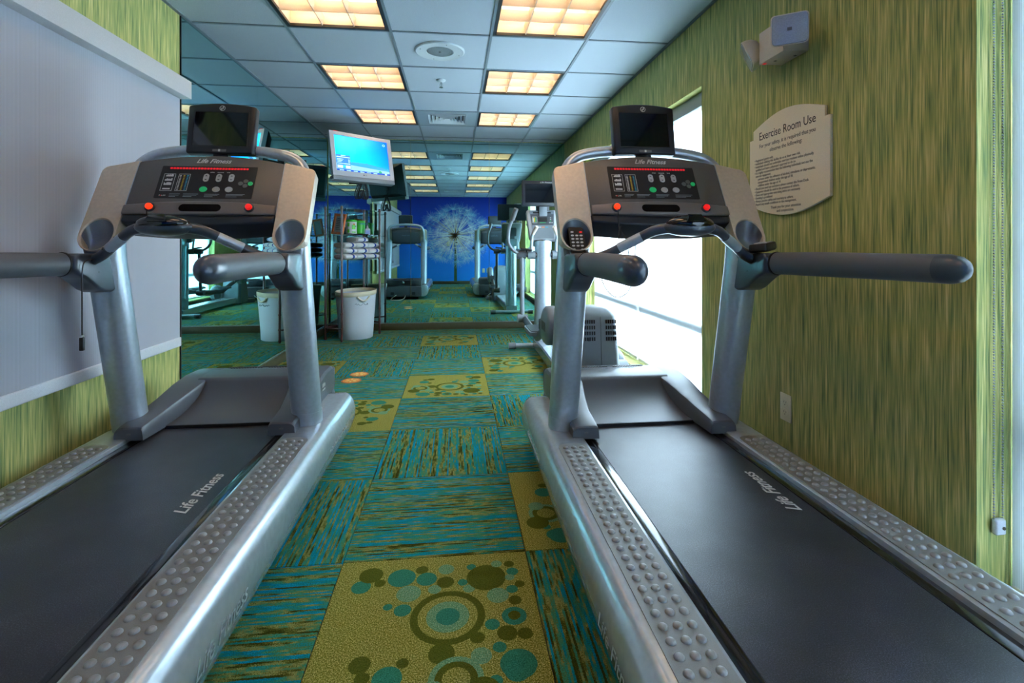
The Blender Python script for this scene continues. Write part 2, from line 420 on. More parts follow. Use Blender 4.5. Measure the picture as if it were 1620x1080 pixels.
# ---------------------------------------------------------------- geometry helpers
class Geo:
    """collects vertices and faces of one part"""
    def __init__(self):
        self.v, self.f = [], []
    def add(self, vs, fs):
        o = len(self.v)
        self.v += [tuple(p) for p in vs]
        self.f += [tuple(i + o for i in q) for q in fs]
        return self
    def box(self, x0, x1, y0, y1, z0, z1):
        p = [(x, y, z) for x in (x0, x1) for y in (y0, y1) for z in (z0, z1)]
        return self.add(p, [(0, 1, 3, 2), (4, 6, 7, 5), (0, 4, 5, 1), (2, 3, 7, 6), (0, 2, 6, 4), (1, 5, 7, 3)])
    def loft(self, loops, cap0=True, cap1=True, closed=True):
        n = len(loops[0]); o = []
        vs = [p for lp in loops for p in lp]
        for i in range(len(loops) - 1):
            for j in range(n if closed else n - 1):
                k = (j + 1) % n
                o.append((i * n + j, i * n + k, (i + 1) * n + k, (i + 1) * n + j))
        if cap0: o.append(tuple(range(n))[::-1])
        if cap1: o.append(tuple((len(loops) - 1) * n + j for j in range(n)))
        return self.add(vs, o)
    def tube(self, path, r, n=12, smooth=0, caps=True, flat=None):
        """sweep along a path; r is one radius or one per point; flat=(a,b) squashes the section"""
        pts = [Vector(p) for p in path]
        rs = list(r) if isinstance(r, (list, tuple)) else [r] * len(pts)
        if smooth:
            q, qr = [], []
            for i in range(len(pts) - 1):
                p0 = pts[max(i - 1, 0)]; p1 = pts[i]; p2 = pts[i + 1]; p3 = pts[min(i + 2, len(pts) - 1)]
                for k in range(smooth):
                    t = k / smooth
                    q.append(0.5 * ((2 * p1) + (p2 - p0) * t + (2 * p0 - 5 * p1 + 4 * p2 - p3) * t * t + (3 * p1 - p0 - 3 * p2 + p3) * t ** 3))
                    qr.append(rs[i] * (1 - t) + rs[i + 1] * t)
            q.append(pts[-1]); qr.append(rs[-1]); pts, rs = q, qr
        loops = []
        up = None
        for i, p in enumerate(pts):
            d = (pts[min(i + 1, len(pts) - 1)] - pts[max(i - 1, 0)]).normalized()
            if up is None:
                up = Vector((0, 0, 1)) if abs(d.z) < 0.9 else Vector((0, 1, 0))
            a = d.cross(up).normalized(); up = a.cross(d).normalized()
            fa, fb = flat if flat else (1, 1)
            loops.append([tuple(p + a * (math.cos(2 * math.pi * k / n) * rs[i] * fa) + up * (math.sin(2 * math.pi * k / n) * rs[i] * fb)) for k in range(n)])
        return self.loft(loops, caps, caps)
    def lathe(self, prof, n=24, M=None, caps=True):
        loops = []
        for r, z in prof:
            lp = [Vector((math.cos(2 * math.pi * k / n) * r, math.sin(2 * math.pi * k / n) * r, z)) for k in range(n)]
            loops.append([tuple(M @ p) if M else tuple(p) for p in lp])
        return self.loft(loops, caps, caps)
    def prism(self, outline, d0, d1, f):
        """outline [(a,b)] carried along a third axis by f(a,b,d)"""
        return self.loft([[tuple(f(a, b, d0)) for a, b in outline], [tuple(f(a, b, d1)) for a, b in outline]])
    def ball(self, c, r, n=10, m=6, s=(1, 1, 1), M=None):
        loops = []
        for i in range(1, m):
            t = math.pi * i / m
            loops.append([(math.cos(2 * math.pi * k / n) * math.sin(t) * r, math.sin(2 * math.pi * k / n) * math.sin(t) * r, math.cos(t) * r) for k in range(n)])
        vs = [p for lp in loops for p in lp] + [(0, 0, r), (0, 0, -r)]
        fs = []
        for i in range(m - 2):
            for j in range(n):
                k = (j + 1) % n
                fs.append((i * n + j, i * n + k, (i + 1) * n + k, (i + 1) * n + j))
        tp, bt = len(vs) - 2, len(vs) - 1
        for j in range(n):
            k = (j + 1) % n
            fs.append((tp, k, j)); fs.append((bt, (m - 2) * n + j, (m - 2) * n + k))
        q = []
        for p in vs:
            w = Vector((p[0] * s[0], p[1] * s[1], p[2] * s[2]))
            if M: w = M @ w
            q.append(tuple(w + Vector(c)))
        return self.add(q, fs)
    def quad_strip(self, a, b, w, nrm):
        a, b = Vector(a), Vector(b)
        d = (b - a).normalized().cross(Vector(nrm)).normalized() * w * 0.5
        return self.add([tuple(a - d), tuple(a + d), tuple(b + d * 0.5), tuple(b - d * 0.5)], [(0, 1, 2, 3)])
    def mesh(self, name, bevel=0.0, seg=2, angle=35, normals=True, bang=40):
        me = bpy.data.meshes.new(name)
        bm = bmesh.new()
        vs = [bm.verts.new(p) for p in self.v]
        for q in self.f:
            try: bm.faces.new([vs[i] for i in q])
            except ValueError: pass
        if normals: bmesh.ops.recalc_face_normals(bm, faces=bm.faces)
        if bevel > 0:
            es = [e for e in bm.edges if len(e.link_faces) == 2 and e.calc_face_angle(0) > R(bang)]
            bmesh.ops.bevel(bm, geom=es, offset=bevel, segments=seg, affect='EDGES', profile=0.5, clamp_overlap=True)
        bm.to_mesh(me); bm.free()
        for p in me.polygons: p.use_smooth = True
        me.set_sharp_from_angle(angle=R(angle))
        return me

def part(name, geo, mat, parent=None, bevel=0.0, seg=2, angle=35, label=None, normals=True, bang=40):
    me = geo if isinstance(geo, bpy.types.Mesh) else geo.mesh(name, bevel, seg, angle, normals, bang)
    if mat is not None and len(me.materials) == 0: me.materials.append(MT[mat] if isinstance(mat, str) else mat)
    o = bpy.data.objects.new(name, me)
    C.objects.link(o)
    if parent is not None: o.parent = parent
    if label: o['label'] = label
    return o

def share(name, me, parent, loc=(0, 0, 0), rz=0.0):
    o = bpy.data.objects.new(name, me); C.objects.link(o); o.parent = parent
    o.location = loc; o.rotation_euler = (0, 0, rz)
    return o

def tag(o, label, cat, group=None):
    o['label'] = label; o['category'] = cat
    if group: o['group'] = group
    return o

def thing(name, label, cat, loc=(0, 0, 0), rz=0.0, group=None):
    o = bpy.data.objects.new(name, None); C.objects.link(o)
    o.empty_display_size = 0.1
    o.location = loc; o.rotation_euler = (0, 0, rz)
    return tag(o, label, cat, group)

def struct(name, geo, mat, **kw):
    o = part(name, geo, mat, **kw); o['kind'] = 'structure'
    return o

def copy_tree(o, parent=None):
    c = o.copy(); C.objects.link(c)
    if parent is not None: c.parent = parent
    for ch in list(o.children): copy_tree(ch, c)
    return c

def frame(origin, right, up):
    r, u = Vector(right).normalized(), Vector(up).normalized()
    n = r.cross(u)
    return Matrix(((r.x, u.x, n.x, origin[0]), (r.y, u.y, n.y, origin[1]), (r.z, u.z, n.z, origin[2]), (0, 0, 0, 1)))

def lettering(name, txt, size, M, mat, parent, align='CENTER', shear=0.0, extr=0.0003, spacing=1.0, xs=1.0, line=1.0, bold=0.0):
    cu = bpy.data.curves.new(name, 'FONT')
    cu.body = txt; cu.size = size; cu.align_x = align; cu.align_y = 'CENTER'
    cu.shear = shear; cu.extrude = extr; cu.space_character = spacing; cu.space_line = line
    cu.offset = bold; cu.resolution_u = 3
    ob = bpy.data.objects.new('tmp', cu); C.objects.link(ob)
    dg = bpy.context.evaluated_depsgraph_get()
    me = bpy.data.meshes.new_from_object(ob.evaluated_get(dg))
    bpy.data.objects.remove(ob); bpy.data.curves.remove(cu)
    me.transform(M @ Matrix.Diagonal((xs, 1, 1, 1)))
    me.materials.clear()
    me.name = name
    return part(name, me, mat, parent)

def rrect(hx, hy, r, n=5, cx=0.0, cy=0.0):
    o = []
    for sx, sy, a0 in ((1, 1, 0), (-1, 1, 90), (-1, -1, 180), (1, -1, 270)):
        for k in range(n + 1):
            a = R(a0 + 90 * k / n)
            o.append((cx + sx * (hx - r) + math.cos(a) * r, cy + sy * (hy - r) + math.sin(a) * r))
    return o

def ell(rx, ry, n=24, cx=0.0, cy=0.0):
    return [(cx + math.cos(2 * math.pi * k / n) * rx, cy + math.sin(2 * math.pi * k / n) * ry) for k in range(n)]

def superell(rx, ry, p=2.6, n=24):
    o = []
    for k in range(n):
        a = 2 * math.pi * k / n
        c, s = math.cos(a), math.sin(a)
        o.append((math.copysign(abs(c) ** (2 / p), c) * rx, math.copysign(abs(s) ** (2 / p), s) * ry))
    return o
def along(x, y, z): return (x, y, z)

# ================================================================ the room
# floor: a slab carrying the carpet tiles
floor = struct('floor', Geo().box(XL - 0.2, XR + 0.25, YB - 0.2, YF + 0.2, -0.12, -0.008), 'slab')
tile_kind = {(0, -1): 'o', (0, 0): 'x', (0, 1): 'y', (0, 2): 'x', (0, 3): 'o', (0, 4): 'x', (0, 5): 'y', (0, 6): 'o', (0, 7): 'x',
             (1, -1): 'y', (1, 0): 'o', (1, 1): 'x', (1, 2): 'y', (1, 3): 'x', (1, 4): 'o', (1, 5): 'x', (1, 6): 'y', (1, 7): 'x',
             (-1, -1): 'x', (-1, 0): 'y', (-1, 1): 'x', (-1, 2): 'o', (-1, 3): 'x', (-1, 4): 'y', (-1, 5): 'x', (-1, 6): 'y', (-1, 7): 'x',
             (-2, 4): 'o', (-2, 3): 'y', (-2, 5): 'y', (-2, 6): 'x', (-2, 7): 'y', (2, 3): 'y', (2, 5): 'o', (2, 6): 'x', (0, -2): 'y',
             (0, -3): 'o', (1, -2): 'x', (-1, -2): 'o', (0, -4): 'x', (-1, -3): 'x', (1, -3): 'y', (-1, -4): 'y', (1, -4): 'o'}
full = {}
spin = {(0, -1): 0}
for i in range(-2, 3):
    for j in range(-5, 8):
        x0, y0 = FX0 + i * TC, FY0 + j * TC
        cx, cy = x0 + TC / 2, y0 + TC / 2
        ax, bx = max(x0, XL), min(x0 + TC, XR); ay, by = max(y0, YB), min(y0 + TC, YF)
        if bx - ax < 0.02 or by - ay < 0.02: continue
        kd = tile_kind.get((i, j), 'xy'[(i + j) % 2])
        whole = bx - ax > TC - 1e-4 and by - ay > TC - 1e-4
        g = 0.0012
        if whole and kd in full:
            me = full[kd]
        else:
            me = Geo().box(ax - cx + g, bx - cx - g, ay - cy + g, by - cy - g, -0.008, 0.0).mesh('carpet_tile', bevel=0.0015, seg=1)
            me.materials.append(MT[{'o': 'dots', 'x': 'stripe_x', 'y': 'stripe_y'}[kd]])
            if whole: full[kd] = me
        turn = 0
        if kd == 'o' and (i, j) != (0, -1) and whole: turn = random.choice((1, 2, 3))
        share('carpet_tile', me, floor, (cx, cy, 0), turn * math.pi / 2)

# ceiling: plenum slab, boards, grid bars
ceiling = struct('ceiling', Geo().box(XL - 0.2, XR + 0.25, YB - 0.2, YF + 0.2, ZC + 0.16, ZC + 0.25), 'slab')
LIGHT_ROWS = [5.001, 3.781, 2.561, 1.341, 0.121]
LIGHT_COLS = [GX0 - T, GX0 + T]
VENTS = [(GX0, 5.001), (GX0, 0.121)]
taken = [(round(x, 2), round(y, 2)) for x in LIGHT_COLS for y in LIGHT_ROWS] + [(round(x, 2), round(y, 2)) for x, y in VENTS]
cx_lines = [GX0 + k * T for k in range(-1, 3)]
cy_lines = [GY0 + k * T for k in range(-6, 6)]
ex = [XL] + cx_lines + [XR]; ey = [YB] + cy_lines + [YF]
cmesh = {}
for i in range(len(ex) - 1):
    for j in range(len(ey) - 1):
        if (round(ex[i], 2), round(ey[j], 2)) in taken: continue
        w, d = ex[i + 1] - ex[i], ey[j + 1] - ey[j]
        key = (round(w, 3), round(d, 3))
        if key not in cmesh:
            cmesh[key] = Geo().box(-w / 2 + 0.004, w / 2 - 0.004, -d / 2 + 0.004, d / 2 - 0.004, 0.004, 0.02).mesh('ceiling_tile')
            cmesh[key].materials.append(MT['ctile'])
        share('ceiling_tile', cmesh[key], ceiling, ((ex[i] + ex[i + 1]) / 2, (ey[j] + ey[j + 1]) / 2, ZC))
for x in cx_lines:
    part('grid_bar', Geo().box(x - 0.008, x + 0.008, YB, YF, ZC - 0.002, ZC + 0.012), 'gridbar', ceiling)
for y in cy_lines:
    part('grid_bar', Geo().box(XL, XR, y - 0.008, y + 0.008, ZC - 0.001, ZC + 0.011), 'gridbar', ceiling)
part('edge_angle', Geo().box(XL, XL + 0.02, YB, YF, ZC - 0.002, ZC + 0.01), 'gridbar', ceiling)
part('edge_angle', Geo().box(XR - 0.02, XR, YB, YF, ZC - 0.002, ZC + 0.01), 'gridbar', ceiling)

# walls
ZT = ZC + 0.16
struct('wall_left', Geo().box(XL - 0.15, XL, YB - 0.15, YF + 0.15, -0.01, ZT), 'wallpaper')
g = Geo()
for a, b in ((YB - 0.15, W2[0]), (W2[1], W1[0]), (W1[1], YF + 0.15)):
    g.box(XR, XR + 0.22, a, b, -0.01, ZT)
for a, b in (W1, W2):
    g.box(XR, XR + 0.22, a, b, -0.01, SILL); g.box(XR, XR + 0.22, a, b, HEAD, ZT)
struct('wall_right', g, 'wallpaper')
struct('wall_back', Geo().box(XL, XR, YF, YF + 0.15, -0.01, ZT), 'wallpaper')
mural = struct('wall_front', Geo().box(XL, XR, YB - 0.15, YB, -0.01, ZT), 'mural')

# dandelion print on the mural wall (flat print, 1 mm proud)
def dandelion():
    rnd = random.Random(3)
    yy = YB + 0.0012
    cx, cz = -0.01, 1.32
    white, cyan, cream, brown = Geo(), Geo(), Geo(), Geo()
    nrm = (0, 1, 0)
    for i in range(280):
        a = rnd.uniform(0, 2 * math.pi)
        rr = math.sqrt(rnd.uniform(0.04, 1.0))
        ex_, ez = cx + math.cos(a) * rr * 0.86, cz + math.sin(a) * rr * 0.72
        y1 = yy + rnd.uniform(0.0002, 0.001)
        st = (cx + math.cos(a) * 0.06, y1, cz + math.sin(a) * 0.06)
        (cream if rnd.random() < 0.4 else white).quad_strip(st, (ex_, y1, ez), rnd.uniform(0.005, 0.010), nrm)
        nh = 13
        for h in range(nh):
            b = a + R(-80 + 160 * h / (nh - 1)) + rnd.uniform(-0.1, 0.1)
            L = rnd.uniform(0.13, 0.22) * (0.6 + 0.5 * rr)
            p = (ex_ + math.cos(b) * L, y1, ez + math.sin(b) * L * 0.9)
            (cyan if rr > 0.6 and rnd.random() < 0.7 else white).quad_strip((ex_, y1, ez), p, rnd.uniform(0.0018, 0.0042), nrm)
    for i in range(70):
        a = rnd.uniform(0, 2 * math.pi); L = rnd.uniform(0.06, 0.2)
        brown.quad_strip((cx, yy + 0.0012, cz), (cx + math.cos(a) * L, yy + 0.0012, cz + math.sin(a) * L), 0.014, nrm)
    part('dandelion_halo_print', cyan, 'dand_cyan', mural, normals=False)
    part('dandelion_seed_print', white, 'dand_white', mural, normals=False)
    part('dandelion_stalk_print', cream, 'dand_cream', mural, normals=False)
    part('dandelion_core_print', brown, 'dand_brown', mural, normals=False)
    s = Geo(); s.add([(cx - 0.035, yy + 0.0003, 0.08), (cx + 0.045, yy + 0.0003, 0.08), (cx + 0.03, yy + 0.0003, cz - 0.05), (cx - 0.02, yy + 0.0003, cz - 0.05)], [(0, 1, 2, 3)])
    part('dandelion_stem_print', s, 'dand_stem', mural, normals=False)
dandelion()

# baseboards
struct('baseboard_back', Geo().box(XL + 0.012, XR, YF - 0.012, YF, 0, 0.082), 'base', bevel=0.003)
struct('baseboard_left', Geo().box(XL, XL + 0.012, YB + 0.012, YF, 0, 0.082), 'base', bevel=0.003)
g = Geo(); g.box(XR - 0.012, XR, YB + 0.012, YF - 0.012, 0, 0.082)
struct('baseboard_right', g, 'base', bevel=0.003)
struct('baseboard_front', Geo().box(XL, XR, YB, YB + 0.012, 0, 0.082), 'base', bevel=0.003)

# mirrors
def mirror(name, label, panels, axis):
    t = thing(name, label, 'mirror')
    for a, b in panels:
        z0, z1 = 0.094, ZC - 0.004
        if axis == 'x': q = Geo().box(a + 0.0012, b - 0.0012, YF - 0.006, YF - 0.001, z0, z1)
        else: q = Geo().box(XL + 0.001, XL + 0.006, a + 0.0012, b - 0.0012, z0, z1)
        part('mirror_panel', q, 'mirror', t)
    a, b = panels[0][0], panels[-1][1]
    if axis == 'x': q = Geo().box(a, b, YF - 0.011, YF - 0.001, 0.083, 0.0935)
    else: q = Geo().box(XL + 0.001, XL + 0.011, a, b, 0.083, 0.0935)
    part('mirror_channel', q, 'alu', t)
    return t
mirror('wall_mirror', 'teal-tinted wall mirror in three panels across the far end wall', [(XL + 0.012, -0.551), (-0.551, 0.419), (0.419, XR)], 'x')
ml = mirror('wall_mirror', 'teal-tinted wall mirror in three panels on the wall beside the blind', [(3.08, 4.19), (4.19, 5.286), (5.286, YF - 0.008)], 'y')
part('mirror_edge_trim', Geo().box(XL + 0.001, XL + 0.008, 3.072, 3.0795, 0.083, ZC - 0.004), 'black', ml)

# windows on the right wall
def window(name, y0, y1, mull):
    g = Geo()
    xa, xb = XR + 0.13, XR + 0.19
    f = 0.05
    g.box(xa, xb, y0, y1, SILL, SILL + f); g.box(xa, xb, y0, y1, HEAD - f, HEAD)
    g.box(xa, xb, y0, y0 + f, SILL + f, HEAD - f); g.box(xa, xb, y1 - f, y1, SILL + f, HEAD - f)
    for m in mull: g.box(xa, xb, m - 0.03, m + 0.03, SILL + f, HEAD - f)
    edges = [y0 + f] + sum([[m - 0.03, m + 0.03] for m in mull], []) + [y1 - f]
    xr = XR + 0.103 if name == 'window_1' else xa      # far sash rail, extended close behind the shades to darken a band on them
    for k in range(0, len(edges), 2): g.box(xr, xb, edges[k], edges[k + 1], 0.50, 0.56)
    w = struct(name, g, 'offwhite_metal')
    for k in range(0, len(edges), 2):
        for za, zb in ((SILL + f, 0.50), (0.56, HEAD - f)):
            part('pane', Geo().box(xa + 0.025, xa + 0.03, edges[k], edges[k + 1], za, zb), 'pane', w)
    return w
window('window_1', W1[0], W1[1], [4.04])
window('window_2', W2[0], W2[1], [0.13])

def bead_chain(ztop, zbot):
    g = Geo()
    for k in range(int((ztop - zbot) / 0.0075)):
        g.ball((0, 0, zbot + 0.0075 * k), 0.0027, 6, 4)
    return g
def roller_shade(y0, y1, mat, label, xs, zbot):
    t = thing('roller_shade', label, 'window shade', (xs, (y0 + y1) / 2, zbot))
    hw = (y1 - y0) / 2; H = HEAD - zbot
    part('fabric', Geo().add([(0, -hw, 0.02), (0, hw, 0.02), (0, hw, H - 0.03), (0, -hw, H - 0.03)], [(0, 1, 2, 3)]), mat, t, normals=False)   # woven cloth: one translucent sheet
    part('hem_bar', Geo().box(-0.007, 0.007, -hw, hw, 0.0, 0.024), 'hem', t, bevel=0.004)
    part('headrail', Geo().box(-0.045, 0.03, -hw, hw, H - 0.085, H - 0.002), 'greypaint', t, bevel=0.006)
    return t
roller_shade(W1[0] + 0.003, 4.0, 'shade_far', 'white roller shade glowing behind the treadmill by the rules sign', XR + 0.095, SILL + 0.01)
roller_shade(4.03, W1[1] - 0.003, 'shade_far', 'white roller shade glowing behind the elliptical trainer', XR + 0.095, SILL + 0.01)
s2 = roller_shade(W2[0] + 0.006, W2[1] - 0.002, 'shade_near', 'pale blue pinstriped roller shade with bead chain beside the green wall', XR + 0.105, SILL + 0.01)
# its chain hangs beside the jamb
chain_mesh = bead_chain(1.75, 0.20).mesh('bead_chain')
chain_mesh.materials.append(MT['chain'])
for dx in (-0.062, -0.036):
    share('bead_chain', chain_mesh, s2, (dx, W2[1] - 0.008 - s2.location.y, 0))
tw = part('chain_tensioner', Geo().box(-0.065, -0.033, -0.017, -0.0005, 0.165, 0.208), 'clearwhite', s2, bevel=0.006, seg=3)
tw.location = (0, W2[1] - s2.location.y, 0)
part('screw', Geo().lathe([(0.0045, 0), (0.0045, 0.002)], 10, frame((-0.043, -0.017, 0.185), (1, 0, 0), (0, 0, 1))), 'ink_dark', tw)

# large blind on the left wall, hung in front of it
bl = thing('window_blind', 'wide pale grey pinstriped blind with box valance beside the treadmill', 'window blind', (XL + 0.07, 1.0, 0.5))
part('fabric', Geo().box(-0.001, 0.001, -1.9, 1.935, 0.03, 1.36), 'shade_left', bl)
part('hem_bar', Geo().box(-0.01, 0.008, -1.9, 1.94, 0.0, 0.05), 'hem', bl, bevel=0.006, seg=3)
part('valance', Geo().box(-0.069, 0.055, -1.92, 1.95, 1.335, 1.43), 'valance', bl, bevel=0.003)
part('side_channel', Geo().box(-0.069, -0.05, 1.90, 1.93, 0.06, 1.335), 'hem', bl)

# ================================================================ treadmills
SY, SZ = 0.4555, 0.890            # slope of the console face
def PT(u, v, w=0.0):
    return (u, -0.21 + SY * v - SZ * w, 1.16 + SZ * v + SY * w)
def smooth_curve(tab, y):
    for (a, za), (b, zb) in zip(tab, tab[1:]):
        if y <= b:
            t = (y - a) / (b - a); t = t * t * (3 - 2 * t) * 0.4 + t * 0.6
            return za + (zb - za) * t
    return tab[-1][1]

def make_treadmill(label, loc):
    t = thing('treadmill', label, 'treadmill', loc)
    # ---- lower frame
    g = Geo(); g.box(-0.30, 0.30, -1.45, 0.40, 0.06, 0.235)
    part('base_frame', g, 'black', t, bevel=0.01)
    for s in (-1, 1):
        for y in (-1.35, 0.38):
            wl = Geo().lathe([(0.006, -0.02), (0.05, -0.02), (0.055, -0.014), (0.055, 0.014), (0.05, 0.02), (0.006, 0.02)], 20,
                             frame((s * 0.26, y, 0.0551), (0, 1, 0), (0, 0, 1)))
            part('wheel', wl, 'black', t)
    # ---- running belt wrapped round the rear roller
    pr = [(0.04, 0.258)] + [(y, 0.258) for y in (-0.3, -0.7, -1.1)] + [(-1.44 - 0.045 * math.sin(R(a)), 0.213 + 0.045 * math.cos(R(a))) for a in range(0, 181, 20)] + [(0.04, 0.168)]
    g = Geo(); g.loft([[(-0.255, y, z) for y, z in pr], [(0.255, y, z) for y, z in pr]])
    part('running_belt', g, 'belt', t)
    lettering('belt_lettering', 'Life Fitness', 0.058, frame((0.195, -0.62, 0.2588), (0, 1, 0), (-1, 0, 0)), 'ink', t, shear=0.35, bold=0.0006)
    part('deck', Geo().box(-0.25, 0.25, -1.42, 0.0, 0.18, 0.25), 'black', t)
    for s in (-1, 1):
        part('deck_strip', Geo().box(min(s * 0.257, s * 0.298), max(s * 0.257, s * 0.298), -1.47, 0.02, 0.20, 0.2595), 'strip', t, bevel=0.002)
        # ---- side rail: flat top, rounded flank
        sec = [(0.298, 0.258), (0.300, 0.272), (0.305, 0.275), (0.428, 0.275), (0.440, 0.271), (0.455, 0.259), (0.468, 0.238), (0.476, 0.21),
               (0.478, 0.178), (0.474, 0.145), (0.464, 0.112), (0.448, 0.083), (0.425, 0.06), (0.39, 0.048), (0.31, 0.048), (0.298, 0.06)]
        def sect(y, k=1.0, dz=0.0):
            return [(s * (0.36 + (x - 0.36) * k), y, 0.165 + (z - 0.165) * k + dz) for x, z in sec]
        loops = [sect(-1.52, 0.80), sect(-1.515, 0.92), sect(-1.50, 0.985), sect(-1.48)] + [sect(y) for y in (-1.0, -0.5, 0.0)] + [sect(0.395), sect(0.42, 0.985), sect(0.432, 0.94), sect(0.436, 0.86)]
        part('side_rail', Geo().loft(loops), 'rail', t, angle=40)
        # ---- tread pad with studs
        out = [(s * 0.310, -1.44), (s * 0.421, -1.44), (s * 0.421, -0.25)]
        for k in range(1, 9):
            a = math.pi * k / 9
            out.append((s * (0.3655 + 0.0555 * math.cos(a)), -0.25 + 0.035 * math.sin(a)))
        out.append((s * 0.310, -0.25))
        pad = part('tread_pad', Geo().prism(out, 0.2752, 0.2775, along), 'pad', t)
        if 'stud' not in SHARED:
            me = Geo().lathe([(0.0106, 0), (0.0102, 0.002), (0.0085, 0.0042), (0.0055, 0.0058), (0.002, 0.0063)], 14).mesh('stud', angle=80)
            me.materials.append(MT['stud']); SHARED['stud'] = me
        for r in range(31):
            for cxx in (0.3345, 0.3655, 0.3965):
                share('stud', SHARED['stud'], pad, (s * cxx, -0.262 - 0.038 * r, 0.2774))
        nm = frame((s * 0.4792, 0.02, 0.180), (0, -s if s > 0 else 1, 0), (0, 0, 1))
        nm = frame((s * 0.4792, 0.02, 0.180), (0, 1, 0) if s > 0 else (0, -1, 0), (0, 0, 1))
        lettering('rail_lettering', 'FlexDeck Shock Absorption System', 0.022, nm, 'rail_ink', t)
        nm = frame((s * 0.4792, -1.12, 0.175), (0, 1, 0) if s > 0 else (0, -1, 0), (0, 0, 1))
        lettering('rail_lettering', 'Life Fitness', 0.058, nm, 'rail_ink', t, shear=0.35)
    part('rear_end_cover', Geo().box(-0.30, 0.30, -1.53, -1.492, 0.06, 0.235), 'charcoal', t, bevel=0.015, seg=3)
    # ---- motor cover: two arms and a scooped centre
    zr = [(-0.16, 0.322), (-0.02, 0.336), (0.10, 0.358), (0.25, 0.388), (0.36, 0.402), (0.52, 0.400)]
    xi = [(-0.16, 0.236), (0.0, 0.232), (0.12, 0.218), (0.24, 0.200), (0.30, 0.192), (0.52, 0.190)]
    ys = [-0.16, -0.155, -0.14, -0.08, 0.0, 0.06, 0.12, 0.18, 0.24, 0.30, 0.36, 0.42, 0.48, 0.505, 0.52]
    g = Geo()
    for s in (-1, 1):
        loops = []
        for y in ys:
            zt, a, b = smooth_curve(zr, y), smooth_curve(xi, y), 0.345
            e = 0.012 if y < -0.157 else (0.004 if y < -0.15 else 0.0)
            zt -= e * 0.7
            if y > 0.50: zt -= 0.012 if y > 0.51 else 0.003
            lo = 0.268
            loops.append([(s * a, y, lo), (s * (a + 0.003), y, zt - 0.012), (s * (a + 0.008), y, zt - 0.003), (s * (a + 0.018), y, zt),
                          (s * (b - 0.030), y, zt), (s * (b - 0.012), y, zt - 0.004), (s * (b - 0.002), y, zt - 0.015), (s * b, y, lo)])
        g.loft(loops)
    n = 12
    loops = []
    prof = [(0.0, 0.272), (0.03, 0.274), (0.07, 0.279), (0.11, 0.287), (0.15, 0.299), (0.19, 0.316), (0.225, 0.337), (0.255, 0.362), (0.275, 0.384), (0.288, 0.396), (0.30, 0.3995),
            (0.36, 0.402), (0.43, 0.402), (0.50, 0.398), (0.52, 0.388)]
    for y, z in prof:
        loops.append([(-0.24, y, 0.262), (-0.24, y, z)] + [(-0.24 + 0.48 * k / n, y, z) for k in range(1, n)] + [(0.24, y, z), (0.24, y, 0.262)])
    g.loft(loops)
    part('motor_cover', g, 'hood', t, angle=30)
    part('belt_gap', Geo().box(-0.236, 0.236, -0.006, 0.03, 0.2585, 0.2715), 'black', t)
    g = Geo()
    for k in range(26):
        x = -0.17 + k * 0.0136
        if abs(x) > 0.02: g.box(x, x + 0.008, 0.478, 0.492, 0.396, 0.4015)
    g.box(-0.19, 0.19, 0.494, 0.512, 0.388, 0.4003)
    part('cover_vent', g, 'black', t)
    lettering('cover_lettering', 'Life Fitness', 0.028, frame((0.02, 0.445, 0.4022), (1, 0, 0), (0, 1, 0)), 'ink_grey', t, shear=0.35, xs=1.6)
    for s in (-1, 1):
        part('foot_label', Geo().box(s * 0.29 - 0.008, s * 0.29 + 0.008, -0.1608, -0.158, 0.29, 0.297), 'btn_dark', t)
        g = Geo()
        for y0, y1, z0, z1 in ((0.275, 0.290, 0.338, 0.356), (0.295, 0.308, 0.338, 0.356), (0.313, 0.326, 0.338, 0.352), (0.275, 0.326, 0.322, 0.328)):
            g.box(min(s * 0.344, s * 0.3462), max(s * 0.344, s * 0.3462), y0, y1, z0, z1)
        part('side_marking', g, 'ink', t)
    # ---- front shroud seen in the mirror
    g = Geo(); g.box(-0.345, 0.345, 0.40, 0.56, 0.055, 0.262)
    fs = part('front_shroud', g, 'charcoal', t, bevel=0.02, seg=3)
    g = Geo(); g.box(-0.345, 0.345, 0.515, 0.545, 0.268, 0.385)
    fp = part('front_panel', g, 'charcoal', t, bevel=0.012, seg=3)
    g = Geo()
    for k in range(6): g.box(-0.30, 0.30, 0.5445, 0.547, 0.285 + 0.015 * k, 0.290 + 0.015 * k)
    part('grille', g, 'black', fp)
    part('emblem', Geo().lathe([(0.026, 0), (0.026, 0.004), (0.020, 0.006)], 20, frame((0, 0.545, 0.335), (-1, 0, 0), (0, 0, 1))), 'alu', fp)
    for s in (-1, 1):
        part('latch', Geo().box(s * 0.2 - 0.03, s * 0.2 + 0.03, 0.559, 0.564, 0.10, 0.15), 'black', fs)
    # ---- uprights
    for s in (-1, 1):
        loops = []
        for k in range(9):
            f = k / 8
            cy, cz = -0.025 - 0.16 * f, 0.276 + 0.70 * f
            loops.append([(s * (0.357 - 0.005 * f) + a, cy + b, cz) for a, b in superell(0.060, 0.062, 2.5, 28)])
        up = part('upright', Geo().loft(loops), 'silver', t, angle=50)
        g = Geo(); lp = []
        for cz in (0.2755, 0.33):
            f = (cz - 0.276) / 0.70
            lp.append([(s * 0.357 + a, -0.025 - 0.16 * f + b, cz) for a, b in superell(0.0612, 0.0632, 2.5, 28)])
        part('collar', g.loft(lp), 'silver', up)
        part('bolt', Geo().lathe([(0.006, 0), (0.006, 0.003), (0.003, 0.0035)], 12, frame((s * 0.318, -0.098, 0.318), (1, 0, 0), (0, 0, 1))), 'alu', up)
        # neck carrying the wing
        wl = []
